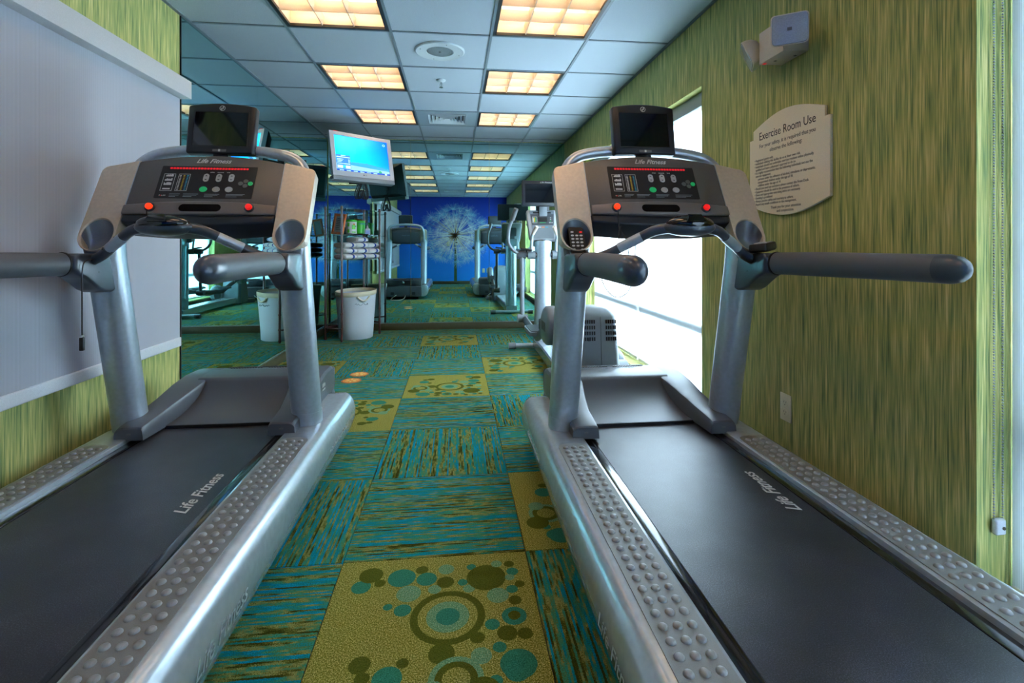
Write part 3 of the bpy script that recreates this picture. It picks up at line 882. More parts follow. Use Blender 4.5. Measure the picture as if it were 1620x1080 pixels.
        for f in (0.0, 0.35, 0.7, 1.0):
            q = []
            lo = superell(0.060, 0.062, 2.5, 28); hi = superell(0.062, 0.098, 3.0, 28)
            for (a, b), (c, d) in zip(lo, hi):
                p0 = Vector((s * 0.352 + a, -0.185 + b, 0.976))
                p1 = Vector(PT(s * 0.35 + c, -0.048 + d, -0.03))
                q.append(tuple(p0.lerp(p1, f)))
            wl.append(q)
        part('neck', Geo().loft(wl, True, False), 'silver', t, angle=60)
        # wing: a champagne plate with the cup hole in its rounded lower end
        hc = (0.35, -0.082); hrx, hry = 0.0545, 0.066
        out = [(0.285, 0.262), (0.285, -0.085)]
        for k in range(1, 14):
            a = math.pi + math.pi * k / 14
            out.append((0.35 + 0.065 * math.cos(a), -0.085 + 0.068 * math.sin(a)))
        out += [(0.415, -0.085), (0.415, 0.205)]
        for k in range(1, 7):
            a = R(90 * k / 6); out.append((0.385 + 0.03 * math.cos(a), 0.205 + 0.03 * math.sin(a)))
        def edge_hit(ang):
            d = (math.cos(ang), math.sin(ang)); best = 9
            for (ax, ay), (bx, by) in zip(out, out[1:] + out[:1]):
                ex_, ey_ = bx - ax, by - ay
                den = d[0] * ey_ - d[1] * ex_
                if abs(den) < 1e-9: continue
                tt = ((ax - hc[0]) * ey_ - (ay - hc[1]) * ex_) / den
                uu = ((ax - hc[0]) * d[1] - (ay - hc[1]) * d[0]) / den
                if tt > 0 and -1e-6 <= uu <= 1 + 1e-6: best = min(best, tt)
            return (hc[0] + d[0] * best, hc[1] + d[1] * best)
        angs = sorted([2 * math.pi * k / 72 for k in range(72)] + [math.atan2(b - hc[1], a - hc[0]) % (2 * math.pi) for a, b in out])
        angs = [a for i, a in enumerate(angs) if i == 0 or a - angs[i - 1] > 1e-3]
        O = [edge_hit(a) for a in angs]; H = [(hc[0] + hrx * math.cos(a), hc[1] + hry * math.sin(a)) for a in angs]
        O2 = [(hc[0] + (a - hc[0]) * 0.985, hc[1] + (b - hc[1]) * 0.985) for a, b in O]
        m_ = lambda L, w: [PT(s * a, b, w) for a, b in L]
        lp = [m_(O, -0.045), m_(O, -0.004), m_(O2, 0.0), m_([(hc[0] + (a - hc[0]) * 1.06, hc[1] + (b - hc[1]) * 1.06) for a, b in H], 0.0), m_(H, -0.004), m_(H, -0.045), m_(O, -0.045)]
        part('wing', Geo().loft(lp, False, False), 'champagne', t, angle=30)
        cup = []
        for k, (f, sc) in enumerate(((0, 1.0), (0.4, 0.97), (0.9, 0.92), (1.0, 0.8), (1.0, 0.02))):
            cup.append([tuple(Vector(PT(s * (hc[0] + (a - hc[0]) * sc), hc[1] + (b - hc[1]) * sc * 0.98, -0.004)) + Vector((0, 0.022, -0.075)) * f) for a, b in H])
        part('cup_holder', Geo().loft(cup, False, False), 'cupwell', t, angle=50, normals=False)
        # ---- bracket and side handrail
        xo = 0.352
        ol = [(-0.155, 1.004), (-0.26, 1.012), (-0.40, 1.016), (-0.415, 1.0), (-0.415, 0.955), (-0.40, 0.94), (-0.365, 0.926), (-0.33, 0.905), (-0.295, 0.882), (-0.26, 0.868), (-0.225, 0.864), (-0.19, 0.872), (-0.165, 0.89)]
        br = part('bracket', Geo().prism([(a, b) for a, b in ol], xo - 0.044, xo + 0.044, lambda a, b, d: (s * d, a, b)), 'bracket', t, bevel=0.02, seg=4, angle=50)
        part('bracket_screw', Geo().lathe([(0.004, 0), (0.004, 0.0015)], 8, frame((s * (xo - 0.044), -0.30, 0.945), (0, s, 0), (0, 0, 1))), 'black', br)
        path = [(s * (xo + 0.002), -0.41, 0.978), (s * (xo + 0.016), -0.60, 0.982), (s * (xo + 0.036), -0.82, 0.984), (s * (xo + 0.052), -1.0, 0.985)]
        part('handrail', Geo().tube(path, [0.037, 0.037, 0.035, 0.034], 20, 4, flat=(0.92, 1.08)), 'grip', t, angle=60)
        part('rail_joint', Geo().tube([(s * (xo + 0.001), -0.408, 0.978), (s * (xo + 0.002), -0.416, 0.978)], 0.0385, 20, flat=(0.95, 1.1)), 'black', t)
        e0 = Vector((s * (xo + 0.052), -0.999, 0.985))
        cap = [tuple(e0 + Vector((s * 0.0008 * k_, -y_, 0))) for k_, y_ in enumerate((0, 0.03, 0.05, 0.064, 0.072, 0.076))]
        part('handrail_cap', Geo().tube(cap, [0.0345, 0.034, 0.030, 0.022, 0.012, 0.002], 20, flat=(0.92, 1.08)), 'bracket', t, angle=60)
    # ---- sensor bar with pod
    bar = [(-0.33, -0.31, 0.985), (-0.26, -0.35, 1.012), (-0.17, -0.405, 1.066), (-0.10, -0.44, 1.100), (0, -0.45, 1.104), (0.10, -0.44, 1.100), (0.17, -0.405, 1.066), (0.26, -0.35, 1.012), (0.33, -0.31, 0.985)]
    part('sensor_bar', Geo().tube(bar, [0.019, 0.018, 0.017, 0.019, 0.020, 0.019, 0.017, 0.018, 0.019], 14, 4), 'bracket', t, angle=60)
    for s in (-1, 1):
        part('hand_sensor', Geo().tube([(s * 0.225, -0.3725, 1.034), (s * 0.155, -0.413, 1.074)], 0.0187, 14), 'silver', t, angle=60)
    pod = part('pod', Geo().ball((0, -0.455, 1.106), 1.0, 24, 12, (0.094, 0.054, 0.032)), 'bracket', t, angle=80)
    part('pod_cap', Geo().ball((0, -0.462, 1.119), 1.0, 24, 12, (0.085, 0.050, 0.030)), 'gloss_black', pod, angle=80)
    part('pod_window', Geo().loft([[(a, -0.500 + b * 0.35, 1.140 + b) for a, b in ((-0.030, -0.004), (0.030, -0.004), (0.024, 0.010), (-0.024, 0.010))], [(a, -0.512 + b * 0.35, 1.134 + b) for a, b in ((-0.034, -0.010), (0.034, -0.010), (0.026, 0.006), (-0.026, 0.006))]]), 'screen', pod)
    # ---- console
    arch = [(-0.285 + 0.57 * k / 16, 0.255 + 0.036 * (1 - ((k - 8) / 8) ** 2)) for k in range(17)]
    face = [(0.285, 0.0)] + arch[::-1] + [(-0.285, 0.0)]
    con = part('console', Geo().prism(face, -0.075, 0.0, lambda a, b, d: PT(a, b, d)), 'dash', t, bevel=0.006, seg=2)
    part('console_back', Geo().prism([(0.28, -0.01)] + [(a * 0.98, b - 0.02) for a, b in arch[::-1]] + [(-0.28, -0.01)], -0.13, -0.0745, lambda a, b, d: PT(a * (1.0 if d > -0.1 else 0.94), b * (1.0 if d > -0.1 else 0.9) + 0.005, d)), 'charcoal', t, bevel=0.012, seg=2)
    lettering('back_lettering', 'Life Fitness', 0.034, frame(PT(0, 0.16, -0.1305), (-1, 0, 0), (0, SY, SZ)), 'ink_grey', con, shear=0.35)
    for s in (-1, 1):
        part('edge_line', Geo().prism([(s * 0.2835, 0.0), (s * 0.2855, 0.0), (s * 0.2855, 0.255), (s * 0.2835, 0.255)], -0.002, 0.0012, lambda a, b, d: PT(a, b, d)), 'silver', con)
    led = [(-0.284, 0.0), (0.284, 0.0), (0.284, 0.042), (0.15, 0.056), (0.0, 0.062), (-0.15, 0.056), (-0.284, 0.042)]
    part('ledge', Geo().prism(led, 0.0, 0.014, lambda a, b, d: PT(a, b, d)), 'ledge', con, bevel=0.006, seg=3)
    part('tray_slot', Geo().prism(rrect(0.078, 0.0165, 0.0162, 6, 0.0, 0.028), 0.0135, 0.0149, lambda a, b, d: PT(a, b, d)), 'slot_shade', con)  # flat plate on the ledge; its black stands for the shade inside the slot
    lip = [(-0.282, -0.002), (-0.15, -0.010), (0, -0.014), (0.15, -0.010), (0.282, -0.002), (0.282, -0.040), (0.15, -0.052), (0, -0.056), (-0.15, -0.052), (-0.282, -0.040)]
    part('lower_lip', Geo().prism(lip[:5] + lip[5:], -0.10, 0.004, lambda a, b, d: PT(a, b + (0.012 if d > 0 else 0.0), d)), 'navy', con, bevel=0.008, seg=3)
    ov = part('keypad', Geo().prism(rrect(0.185, 0.0775, 0.004, 3, -0.005, 0.157), 0.0, 0.0015, lambda a, b, d: PT(a, b, d)), 'black', con)
    def flat(name, outl, mat, par=ov, w1=0.0024):
        return part(name, Geo().prism(outl, 0.0014, w1, lambda a, b, d: PT(a, b, d)), mat, par)
    for k in range(26):
        flat('led_segment', rrect(0.0046, 0.0042, 0.001, 1, -0.155 + k * 0.0118, 0.2235), 'led')
    for x0 in (-0.165 + 0.012, -0.165 + 0.068):
        g = Geo()
        wv, hv = 0.022, 0.041
        cv = 0.155
        for a0, a1, b0, b1 in ((-wv, wv, hv - 0.0012, hv), (-wv, wv, -hv, -hv + 0.0012), (-wv, -wv + 0.0012, -hv, hv), (wv - 0.0012, wv, -hv, hv)):
            g.prism([(x0 + a0, cv + b0), (x0 + a1, cv + b0), (x0 + a1, cv + b1), (x0 + a0, cv + b1)], 0.0014, 0.002, lambda a, b, d: PT(a, b, d))
        part('chart_frame', g, 'ink', ov)
    rnd = random.Random(5)
    for k in range(4):
        pts = [(-0.169, 0.123 + 0.02 * k)]
        hs = [0.003 + (0.0 if k < 1 else rnd.uniform(0.0, 0.008)) for _ in range(9)]
        pts = [(-0.153 - 0.014, 0.121 + 0.0205 * k), (-0.153 + 0.014, 0.121 + 0.0205 * k)] + [(-0.153 + 0.014 - 0.028 * q / 8, 0.124 + 0.0205 * k + hs[q]) for q in range(9)]
        flat('profile_icon', pts, 'ink', w1=0.0019)
    for k, mm in ((0, 'ink'), (1, 'ink_yellow'), (2, 'ink_cyan')):
        g = Geo()
        for q in range(11):
            g.prism(rrect(0.0032, 0.0018, 0.0005, 1, -0.111 + k * 0.0135, 0.120 + q * 0.0068), 0.0014, 0.002, lambda a, b, d: PT(a, b, d))
        part('chart_marks', g, mm, ov)
    for k in range(3):
        x0 = -0.012 + 0.049 * k
        b_ = flat('rocker_button', rrect(0.0105, 0.019, 0.0102, 6, x0, 0.178), 'btn', w1=0.004)
        for sg in (-1, 1):
            part('arrow_mark', Geo().prism([(x0 - 0.005, 0.178 + sg * 0.007), (x0 + 0.005, 0.178 + sg * 0.007), (x0, 0.178 + sg * 0.012)], 0.0039, 0.0043, lambda a, b, d: PT(a, b, d)), 'black', b_)
        flat('round_button', ell(0.0145, 0.0125, 20, -0.012 + 0.049 * k, 0.122), 'green' if k == 0 else 'btn', w1=0.004)
    lettering('key_lettering', 'SPEED      INCLINE      TIME', 0.0065, frame(PT(0.037, 0.205, 0.0017), (1, 0, 0), (0, SY, SZ)), 'ink', ov)
    for dx, dy, mm in ((0, 0.011, 'btn_dark'), (0, -0.011, 'btn_dark'), (-0.019, 0, 'btn_dark'), (0.019, 0, 'green')):
        flat('arrow_button', ell(0.0095, 0.0095, 14, 0.145 + dx, 0.152 + dy), mm, w1=0.0036)
    lettering('key_lettering', 'P  LAR', 0.009, frame(PT(-0.160, 0.092, 0.0017), (1, 0, 0), (0, SY, SZ)), 'ink', ov)
    flat('maker_dot', ell(0.0035, 0.0028, 10, -0.1665, 0.092), 'ink_red', w1=0.0019)
    for x0, w_ in ((-0.115, 0.020), (-0.055, 0.028), (0.025, 0.028), (0.115, 0.036)):
        g = Geo()
        for q in range(3):
            ww = w_ * (1.0, 0.9, 0.6)[q]
            g.prism([(x0 - w_, 0.0985 - q * 0.0058), (x0 - w_ + 2 * ww, 0.0985 - q * 0.0058), (x0 - w_ + 2 * ww, 0.1003 - q * 0.0058), (x0 - w_, 0.1003 - q * 0.0058)], 0.0014, 0.0018, lambda a, b, d: PT(a, b, d))
        part('caption_lines', g, 'ink_grey', ov)
    lettering('console_lettering', 'Life Fitness', 0.030, frame(PT(0.0, 0.262, 0.0003), (1, 0, 0), (0, SY, SZ)), 'ink', con, shear=0.4, bold=0.0003)
    for x0, mm in ((-0.182, 'orange'), (0.186, 'red')):
        bs = part('stop_button_base', Geo().lathe([(0.019, 0), (0.019, 0.006), (0.016, 0.008)], 20, frame(PT(x0, 0.028, 0.012), (1, 0, 0), (0, SY, SZ))), 'navy', con)
        part('stop_button', Geo().lathe([(0.0125, 0), (0.0125, 0.010), (0.011, 0.013), (0.006, 0.0145)], 20, frame(PT(x0, 0.028, 0.018), (1, 0, 0), (0, SY, SZ))), mm, bs)
    # ---- arched tube behind the console
    tb = [(-0.35, -0.115, 1.12), (-0.352, -0.055, 1.26), (-0.345, -0.02, 1.35), (-0.315, 0.0, 1.405), (-0.255, 0.008, 1.437), (-0.13, 0.012, 1.455), (0, 0.014, 1.460)]
    tb = tb + [(-a, b, c) for a, b, c in tb[:-1][::-1]]
    part('arch_tube', Geo().tube(tb, 0.024, 14, 4), 'silver', t, angle=60)
    # ---- screen
    TVz, TVy = 1.435, -0.045
    def TP(u, v, w): return (u, TVy - 0.985 * w + 0.17 * v, TVz + 0.985 * v + 0.17 * w)
    o2 = []
    for k in range(13): o2.append((0.139 - 0.278 * k / 12, 0.214 + 0.014 * (1 - ((k - 6) / 6) ** 2)))
    tvo = [(-0.136, 0.0), (0.136, 0.0)] + o2
    tv = part('console_screen', Geo().prism(tvo, -0.045, 0.0, TP), 'bezel', t, bevel=0.009, seg=3)
    part('screen_glass', Geo().prism([(-0.108, 0.033), (0.108, 0.033), (0.108, 0.185), (-0.108, 0.185)], 0.0, 0.0008, TP), 'screen', tv)
    g = Geo()
    for a0, a1, b0, b1 in ((-0.112, 0.112, 0.029, 0.033), (-0.112, 0.112, 0.185, 0.189), (-0.112, -0.108, 0.033, 0.185), (0.108, 0.112, 0.033, 0.185)):
        g.prism([(a0, b0), (a1, b0), (a1, b1), (a0, b1)], 0.0, 0.003, TP)
    part('screen_surround', g, 'black', tv)
    rg = Geo()
    lo = [[TP(r_ * math.cos(a), 0.2035 + r_ * math.sin(a), 0.0012) for a in [2 * math.pi * k / 20 for k in range(20)]] for r_ in (0.0095, 0.012)]
    rg.loft(lo, False, False)
    for dx in (-0.003, 0.003): rg.prism(ell(0.002, 0.006, 10, dx, 0.2035 + dx), 0.0003, 0.0014, TP)
    part('screen_emblem', rg, 'ink', tv, normals=False)
    part('screen_switch', Geo().prism([(-0.027, 0.008), (0.027, 0.008), (0.027, 0.018), (-0.027, 0.018)], 0.0, 0.0012, TP), 'btn_dark', tv)
    part('screen_switch_dot', Geo().prism([(-0.004, 0.008), (0.004, 0.008), (0.004, 0.018), (-0.004, 0.018)], 0.001, 0.0018, TP), 'ink', tv)
    part('screen_post', Geo().box(-0.03, 0.03, -0.03, 0.0, 1.40, 1.52), 'black', t)
    # ---- power cord
    pc = [(0.05, 0.55, 0.09), (0.02, 0.60, 0.03), (-0.05, 0.64, 0.008), (-0.15, 0.66, 0.007), (-0.22, 0.62, 0.007), (-0.20, 0.58, 0.04), (-0.14, 0.57, 0.085), (-0.12, 0.55, 0.10)]
    part('power_cord', Geo().tube(pc, 0.006, 8, 4), 'cordwhite', t)
    return t
SHARED = {}
tr = make_treadmill('treadmill with bare cup holders beside the grey pinstriped blind', (-1.0, 2.34, 0))
tl = copy_tree(tr)
tl['label'] = 'treadmill with a remote in its cup holder beside the green wall and rules sign'
tl.location = (0.81, 2.16, 0)

def cord(parent, pts, r=0.0022, mat='black', sm=6, name='safety_cord'):
    return part(name, Geo().tube(pts, r, 6, sm), mat, parent)
# treadmill by the blind: cord from the stop button, over the sensor bar and hanging outside
b0 = PT(-0.182, 0.012, 0.03)
cord(tr, [b0, (-0.188, b0[1] - 0.015, 1.12), (-0.205, -0.385, 1.072)])
cord(tr, [(-0.243, -0.385, 1.03), (-0.262, -0.352, 1.035), (-0.285, -0.33, 1.01), (-0.296, -0.352, 0.995), (-0.300, -0.385, 0.985), (-0.301, -0.396, 0.95), (-0.300, -0.398, 0.90), (-0.300, -0.398, 0.80), (-0.300, -0.398, 0.72)])
part('cord_clip', Geo().box(-0.307, -0.293, -0.404, -0.392, 0.675, 0.722), 'black', tr, bevel=0.003)
part('cord_clasp', Geo().box(-0.304, -0.296, -0.402, -0.394, 0.722, 0.73), 'alu', tr)
# treadmill by the green wall: knotted cord behind the bar and a loop under the handrail
b0 = PT(-0.182, 0.012, 0.03)
cord(tl, [b0, (-0.182, b0[1] - 0.012, 1.11), (-0.180, -0.30, 1.08), (-0.181, -0.345, 1.03), (-0.185, -0.352, 1.0)])
cord(tl, [(-0.182, -0.262, 1.118), (-0.190, -0.268, 1.10), (-0.197, -0.275, 1.078), (-0.194, -0.277, 1.07), (-0.186, -0.272, 1.085), (-0.182, -0.268, 1.105)], 0.0018)
cord(tl, [(-0.285, -0.33, 0.955), (-0.272, -0.34, 0.90), (-0.245, -0.355, 0.862), (-0.215, -0.365, 0.858), (-0.185, -0.37, 0.885), (-0.172, -0.38, 0.94), (-0.172, -0.395, 1.045)], 0.0018)

# ================================================================ ceiling fixtures
def make_troffer(x, y, label):
    t = thing('ceiling_light', label, 'ceiling light', (x, y, ZC), 0, 'recessed louvre lights in the ceiling grid')
    h = T / 2 - 0.008
    i = h - 0.022
    g = Geo()
    for a, b, c, d in ((-h, h, -h, -i), (-h, h, i, h), (-h, -i, -i, i), (i, h, -i, i)): g.box(a, b, c, d, -0.002, 0.014)
    part('frame', g, 'darkbase', t)
    g = Geo()
    g.box(-i - 0.004, i + 0.004, -i - 0.004, i + 0.004, 0.118, 0.122)
    for a, b, c, d in ((-i - 0.004, i + 0.004, -i - 0.004, -i), (-i - 0.004, i + 0.004, i, i + 0.004), (-i - 0.004, -i, -i, i), (i, i + 0.004, -i, i)): g.box(a, b, c, d, 0.014, 0.118)
    part('housing', g, 'louvre', t)
    for k in (-1, 0, 1):
        part('lamp_tube', Geo().tube([(-i + 0.02, k * 0.185, 0.088), (i - 0.02, k * 0.185, 0.088)], 0.016, 10), 'lamp', t)
    for k in (-1, 1):
        p = k * i / 3
        g = Geo(); g.loft([[(-i, p - 0.0025, 0.006), (-i, p + 0.0025, 0.006), (-i, p + 0.022, 0.062), (-i, p - 0.022, 0.062)], [(i, p - 0.0025, 0.006), (i, p + 0.0025, 0.006), (i, p + 0.022, 0.062), (i, p - 0.022, 0.062)]])
        part('louvre_blade', g, 'louvre', t)
        g = Geo(); g.loft([[(p - 0.0025, -i, 0.0065), (p + 0.0025, -i, 0.0065), (p + 0.012, -i, 0.06), (p - 0.012, -i, 0.06)], [(p - 0.0025, i, 0.0065), (p + 0.0025, i, 0.0065), (p + 0.012, i, 0.06), (p - 0.012, i, 0.06)]])
        part('louvre_blade', g, 'louvre', t)
    return t
proto = None
for y, row in zip(LIGHT_ROWS, ('nearest the end mirror', 'second from the end mirror', 'third from the end mirror', 'fourth from the end mirror', 'nearest the dandelion mural')):
    for x, side in zip(LIGHT_COLS, ('on the blind side', 'on the rules-sign side')):
        lb = 'square louvred ceiling light, %s, %s' % (row, side)
        if proto is None: proto = make_troffer(x + T / 2, y + T / 2, lb)
        else:
            o = copy_tree(proto); o.location = (x + T / 2, y + T / 2, ZC); o['label'] = lb

def make_vent(x, y, label):
    t = thing('air_vent', label, 'air vent', (x, y, ZC))
    h = T / 2 - 0.008
    g = Geo()
    q = 0.19
    for a, b, c, d in ((-h, h, -h, -q), (-h, h, q, h), (-h, -q, -q, q), (q, h, -q, q)): g.box(a, b, c, d, 0.0, 0.012)
    part('plate', g, 'greypaint', t)
    part('duct', Geo().box(-q, q, -q, q, 0.07, 0.075), 'darkbase', t)
    for k in range(5):
        r0 = q - 0.002 - 0.037 * k; r1 = r0 - 0.024
        if r1 < 0: break
        lo = [[(-r0, -r0, -0.008), (r0, -r0, -0.008), (r0, r0, -0.008), (-r0, r0, -0.008)], [(-r1, -r1, 0.022), (r1, -r1, 0.022), (r1, r1, 0.022), (-r1, r1, 0.022)],
              [(-r1 - 0.002, -r1 - 0.002, 0.025), (r1 + 0.002, -r1 - 0.002, 0.025), (r1 + 0.002, r1 + 0.002, 0.025), (-r1 - 0.002, r1 + 0.002, 0.025)], [(-r0 - 0.001, -r0 - 0.001, -0.004), (r0 + 0.001, -r0 - 0.001, -0.004), (r0 + 0.001, r0 + 0.001, -0.004), (-r0 - 0.001, r0 + 0.001, -0.004)]]
        part('louvre_ring', Geo().loft(lo + [lo[0]], False, False), 'offwhite_metal', t)
    return t
make_vent(GX0 + T / 2, 5.001 + T / 2, 'square louvred air vent between the ceiling lights by the end mirror')
make_vent(GX0 + T / 2, 0.121 + T / 2, 'square louvred air vent between the ceiling lights by the mural')

sp = thing('ceiling_speaker', 'round white ceiling speaker with perforated centre', 'speaker', (-0.105, 3.456, ZC + 0.004))
part('rim', Geo().lathe([(0.165, 0.0), (0.165, -0.006), (0.158, -0.012), (0.150, -0.010), (0.092, -0.009), (0.090, -0.006), (0.090, 0.0)], 48), 'offwhite_metal', sp)
part('grille', Geo().lathe([(0.090, -0.002), (0.088, -0.0065), (0.002, -0.0085)], 40), 'greypaint', sp)
g = Geo()
for rr in range(1, 8):
    n = 6 * rr
    for k in range(n):
        a = 2 * math.pi * k / n
        g.lathe([(0.0028, -0.0092), (0.0028, -0.0070)], 6, Matrix.Translation((math.cos(a) * 0.0115 * rr, math.sin(a) * 0.0115 * rr, 0)))
part('perforations', g, 'darkbase', sp)
part('hub', Geo().ball((0, 0, -0.009), 0.008, 10, 6), 'btn_dark', sp)
for a in (20, 110, 200, 290):
    part('screw', Geo().lathe([(0.003, -0.0125), (0.003, -0.010)], 8, Matrix.Translation((0.135 * math.cos(R(a)), 0.135 * math.sin(R(a)), 0))), 'btn_dark', sp)

sk = thing('fire_sprinkler', 'small chrome fire sprinkler hanging from the ceiling board', 'sprinkler', (-0.114, 4.07, ZC + 0.004))
part('escutcheon', Geo().lathe([(0.036, 0.0), (0.034, -0.008), (0.022, -0.014), (0.012, -0.018)], 24), 'offwhite_metal', sk)
part('body', Geo().lathe([(0.008, -0.016), (0.008, -0.03), (0.005, -0.032), (0.005, -0.058)], 12), 'alu', sk)
for s in (-1, 1):
    part('yoke_arm', Geo().tube([(s * 0.006, 0, -0.028), (s * 0.012, 0, -0.042), (s * 0.003, 0, -0.056)], 0.002, 6, 4), 'alu', sk)
part('deflector', Geo().lathe([(0.004, -0.056), (0.016, -0.058), (0.016, -0.060), (0.004, -0.060)], 16), 'alu', sk)

# ================================================================ right wall: sign, emergency light, outlet
sg = thing('rules_sign', 'beige plaque headed Exercise Room Use on the green wall', 'sign', (XR, 1.995, 1.372))
def SGN(a, b, d): return (-d, -a, b)          # a runs to the reader's right (towards -y)
hw = 0.258
oo = [(-hw, -0.145)]
for k in range(1, 16): oo.append((-hw + 2 * hw * k / 16, -0.145 - 0.055 * math.sin(math.pi * k / 16)))
oo += [(hw, -0.145), (hw, 0.155), (hw - 0.028, 0.155), (hw - 0.028, 0.195)]
for k in range(1, 16):
    a = hw - 0.028 - 2 * (hw - 0.028) * k / 16
    oo.append((a, 0.195 + 0.05 * math.sin(math.pi * k / 16)))
oo += [(-hw + 0.028, 0.195), (-hw + 0.028, 0.155), (-hw, 0.155)]
part('board', Geo().prism(oo, 0.001, 0.013, SGN), 'signboard', sg, bevel=0.0015, seg=1)
def sign_text(txt, size, b, a=0.0, align='CENTER', xs=1.0, bold=0.0):
    lettering('sign_lettering', txt, size, frame(SGN(a, b, 0.0132), (0, -1, 0), (0, 0, 1)), 'ink_dark', sg, align=align, xs=xs, bold=bold)
sign_text('Exercise Room Use', 0.050, 0.160, xs=0.92)
sign_text('For your safety, it is required that you', 0.0235, 0.117)
sign_text('observe the following:', 0.0235, 0.090)
rules = ['\u2022 Registered guests only.', '\u2022 Individuals utilizing this facility do so at their own risk.',
         '\u2022 Individuals should not undertake exercise routines unless physically', '  qualified and have a physician\'s approval to do so.',
         '\u2022 It is highly recommended that the following individuals not use the', '  exercise equipment:',
         '      -persons under the influence of alcohol, stimulants or depressants.', '      -unsupervised children under the age of 18.', '      -children under the age of 14',
         '\u2022 Should you need any assistance please contact the Front Desk.', '\u2022 Equipment should be used in the presence of others.',
         '\u2022 Shoes and appropriate exercising attire are necessary.', '\u2022 Smoking is prohibited.', '\u2022 Always practice safety and courtesy to others.',
         '\u2022 Report any unsafe conditions to the management.']
for k, tx in enumerate(rules):
    sign_text(tx, 0.0150, 0.056 - k * 0.0142, -0.218, 'LEFT', 0.93)
sign_text('Thank you for your attention\nand cooperation.', 0.0165, -0.172)

em = thing('emergency_light', 'white twin-head emergency light high on the green wall', 'emergency light', (XR, 1.95, 1.87))
body = part('battery_box', Geo().loft([[(-0.001, -0.085, -0.062), (-0.001, 0.085, -0.062), (-0.001, 0.085, 0.072), (-0.001, -0.085, 0.072)], [(-0.108, -0.082, -0.066), (-0.108, 0.079, -0.066), (-0.108, 0.079, 0.066), (-0.108, -0.082, 0.066)]]), 'warmgrey', em, bevel=0.004)
part('indicator', Geo().box(-0.10, -0.088, 0.055, 0.068, -0.0672, -0.066), 'red', body)
part('test_button', Geo().box(-0.075, -0.065, 0.02, 0.03, -0.0672, -0.066), 'btn_dark', body)
part('knockout', Geo().box(-0.03, -0.02, -0.04, -0.03, -0.0655, -0.064), 'btn_dark', body)
def lamp_head(center, face_dir, rollz):
    d = Vector(face_dir).normalized()
    r = Vector((0, 0, 1)).cross(d).normalized()
    M = frame(center, r, d.cross(r))
    lo = []
    for sc, w in ((0.25, -0.062), (0.62, -0.052), (0.86, -0.034), (0.97, -0.014), (1.0, 0.0), (1.0, 0.006)):
        lo.append([tuple(M @ Vector((a * sc, b * sc, w))) for a, b in rrect(0.064, 0.056, 0.014, 4)])
    h = part('lamp_head', Geo().loft(lo), 'warmgrey', em, angle=50)
    lo = []
    for sc, w in ((0.94, 0.0062), (0.92, 0.010), (0.5, 0.0125), (0.1, 0.013)):
        lo.append([tuple(M @ Vector((a * sc, b * sc, w))) for a, b in rrect(0.064, 0.056, 0.014, 4)])
    part('lens', Geo().loft(lo), 'lens', h, angle=50)
    part('bulb', Geo().box(-0.008, 0.008, -0.006, 0.006, 0.012, 0.0138).mesh('bulb'), 'btn_dark', h).matrix_local = M
lamp_head((-0.132, -0.155, -0.014), (-0.55, -0.8, -0.20), 0)
lamp_head((-0.105, 0.165, 0.0), (-0.80, 0.42, -0.45), 0)
part('swivel', Geo().tube([(-0.06, -0.08, 0.0), (-0.095, -0.115, 0.0)], 0.014, 10), 'warmgrey', em)
part('swivel', Geo().tube([(-0.055, 0.078, 0.01), (-0.066, 0.14, 0.02)], 0.014, 10), 'warmgrey', em)

def outlet(name, label, loc, rz, switch=False):
    o = thing(name, label, 'outlet' if not switch else 'switch', loc, rz)
    part('cover_plate', Geo().box(-0.035, 0.035, -0.006, -0.0005, -0.057, 0.057), 'ivory', o, bevel=0.003, seg=2)
    if switch:
        part('toggle', Geo().box(-0.008, 0.008, -0.014, -0.005, -0.016, 0.016), 'white', o, bevel=0.002)
    else:
        for z in (-0.02, 0.02):
            so = part('socket', Geo().prism(rrect(0.0165, 0.0145, 0.012, 5, 0, z), 0.0055, 0.0075, lambda a, b, d: (a, -d, b)), 'ivory', o)
            g = Geo(); g.box(-0.0075, -0.0055, -0.0078, -0.007, z - 0.001, z + 0.007); g.box(0.005, 0.007, -0.0078, -0.007, z - 0.001, z + 0.006); g.box(-0.0015, 0.0025, -0.0078, -0.007, z - 0.009, z - 0.005)
            part('slots', g, 'ink_dark', so)
    return o
outlet('wall_outlet', 'ivory electrical outlet low on the green wall beside the treadmill', (XR, 2.005, 0.364), -math.pi / 2)
outlet('wall_outlet', 'ivory electrical outlet on the blue mural wall near its corner', (0.75, YB, 0.36), math.pi)
outlet('wall_outlet', 'ivory electrical outlet low on the blue mural wall beside its twin outlet', (0.87, YB, 0.36), math.pi)
outlet('light_switch', 'ivory light switch on the blue mural wall by the dandelion', (-0.20, YB, 1.08), math.pi, True)
th = thing('thermostat', 'small white thermostat on the blue mural wall by the dandelion', 'thermostat', (0.02, YB, 1.10), math.pi)
part('body', Geo().box(-0.04, 0.04, -0.03, -0.0025, -0.06, 0.06), 'white', th, bevel=0.006, seg=3)
part('display', Geo().box(-0.025, 0.025, -0.0306, -0.0295, 0.005, 0.035), 'btn_dark', th)

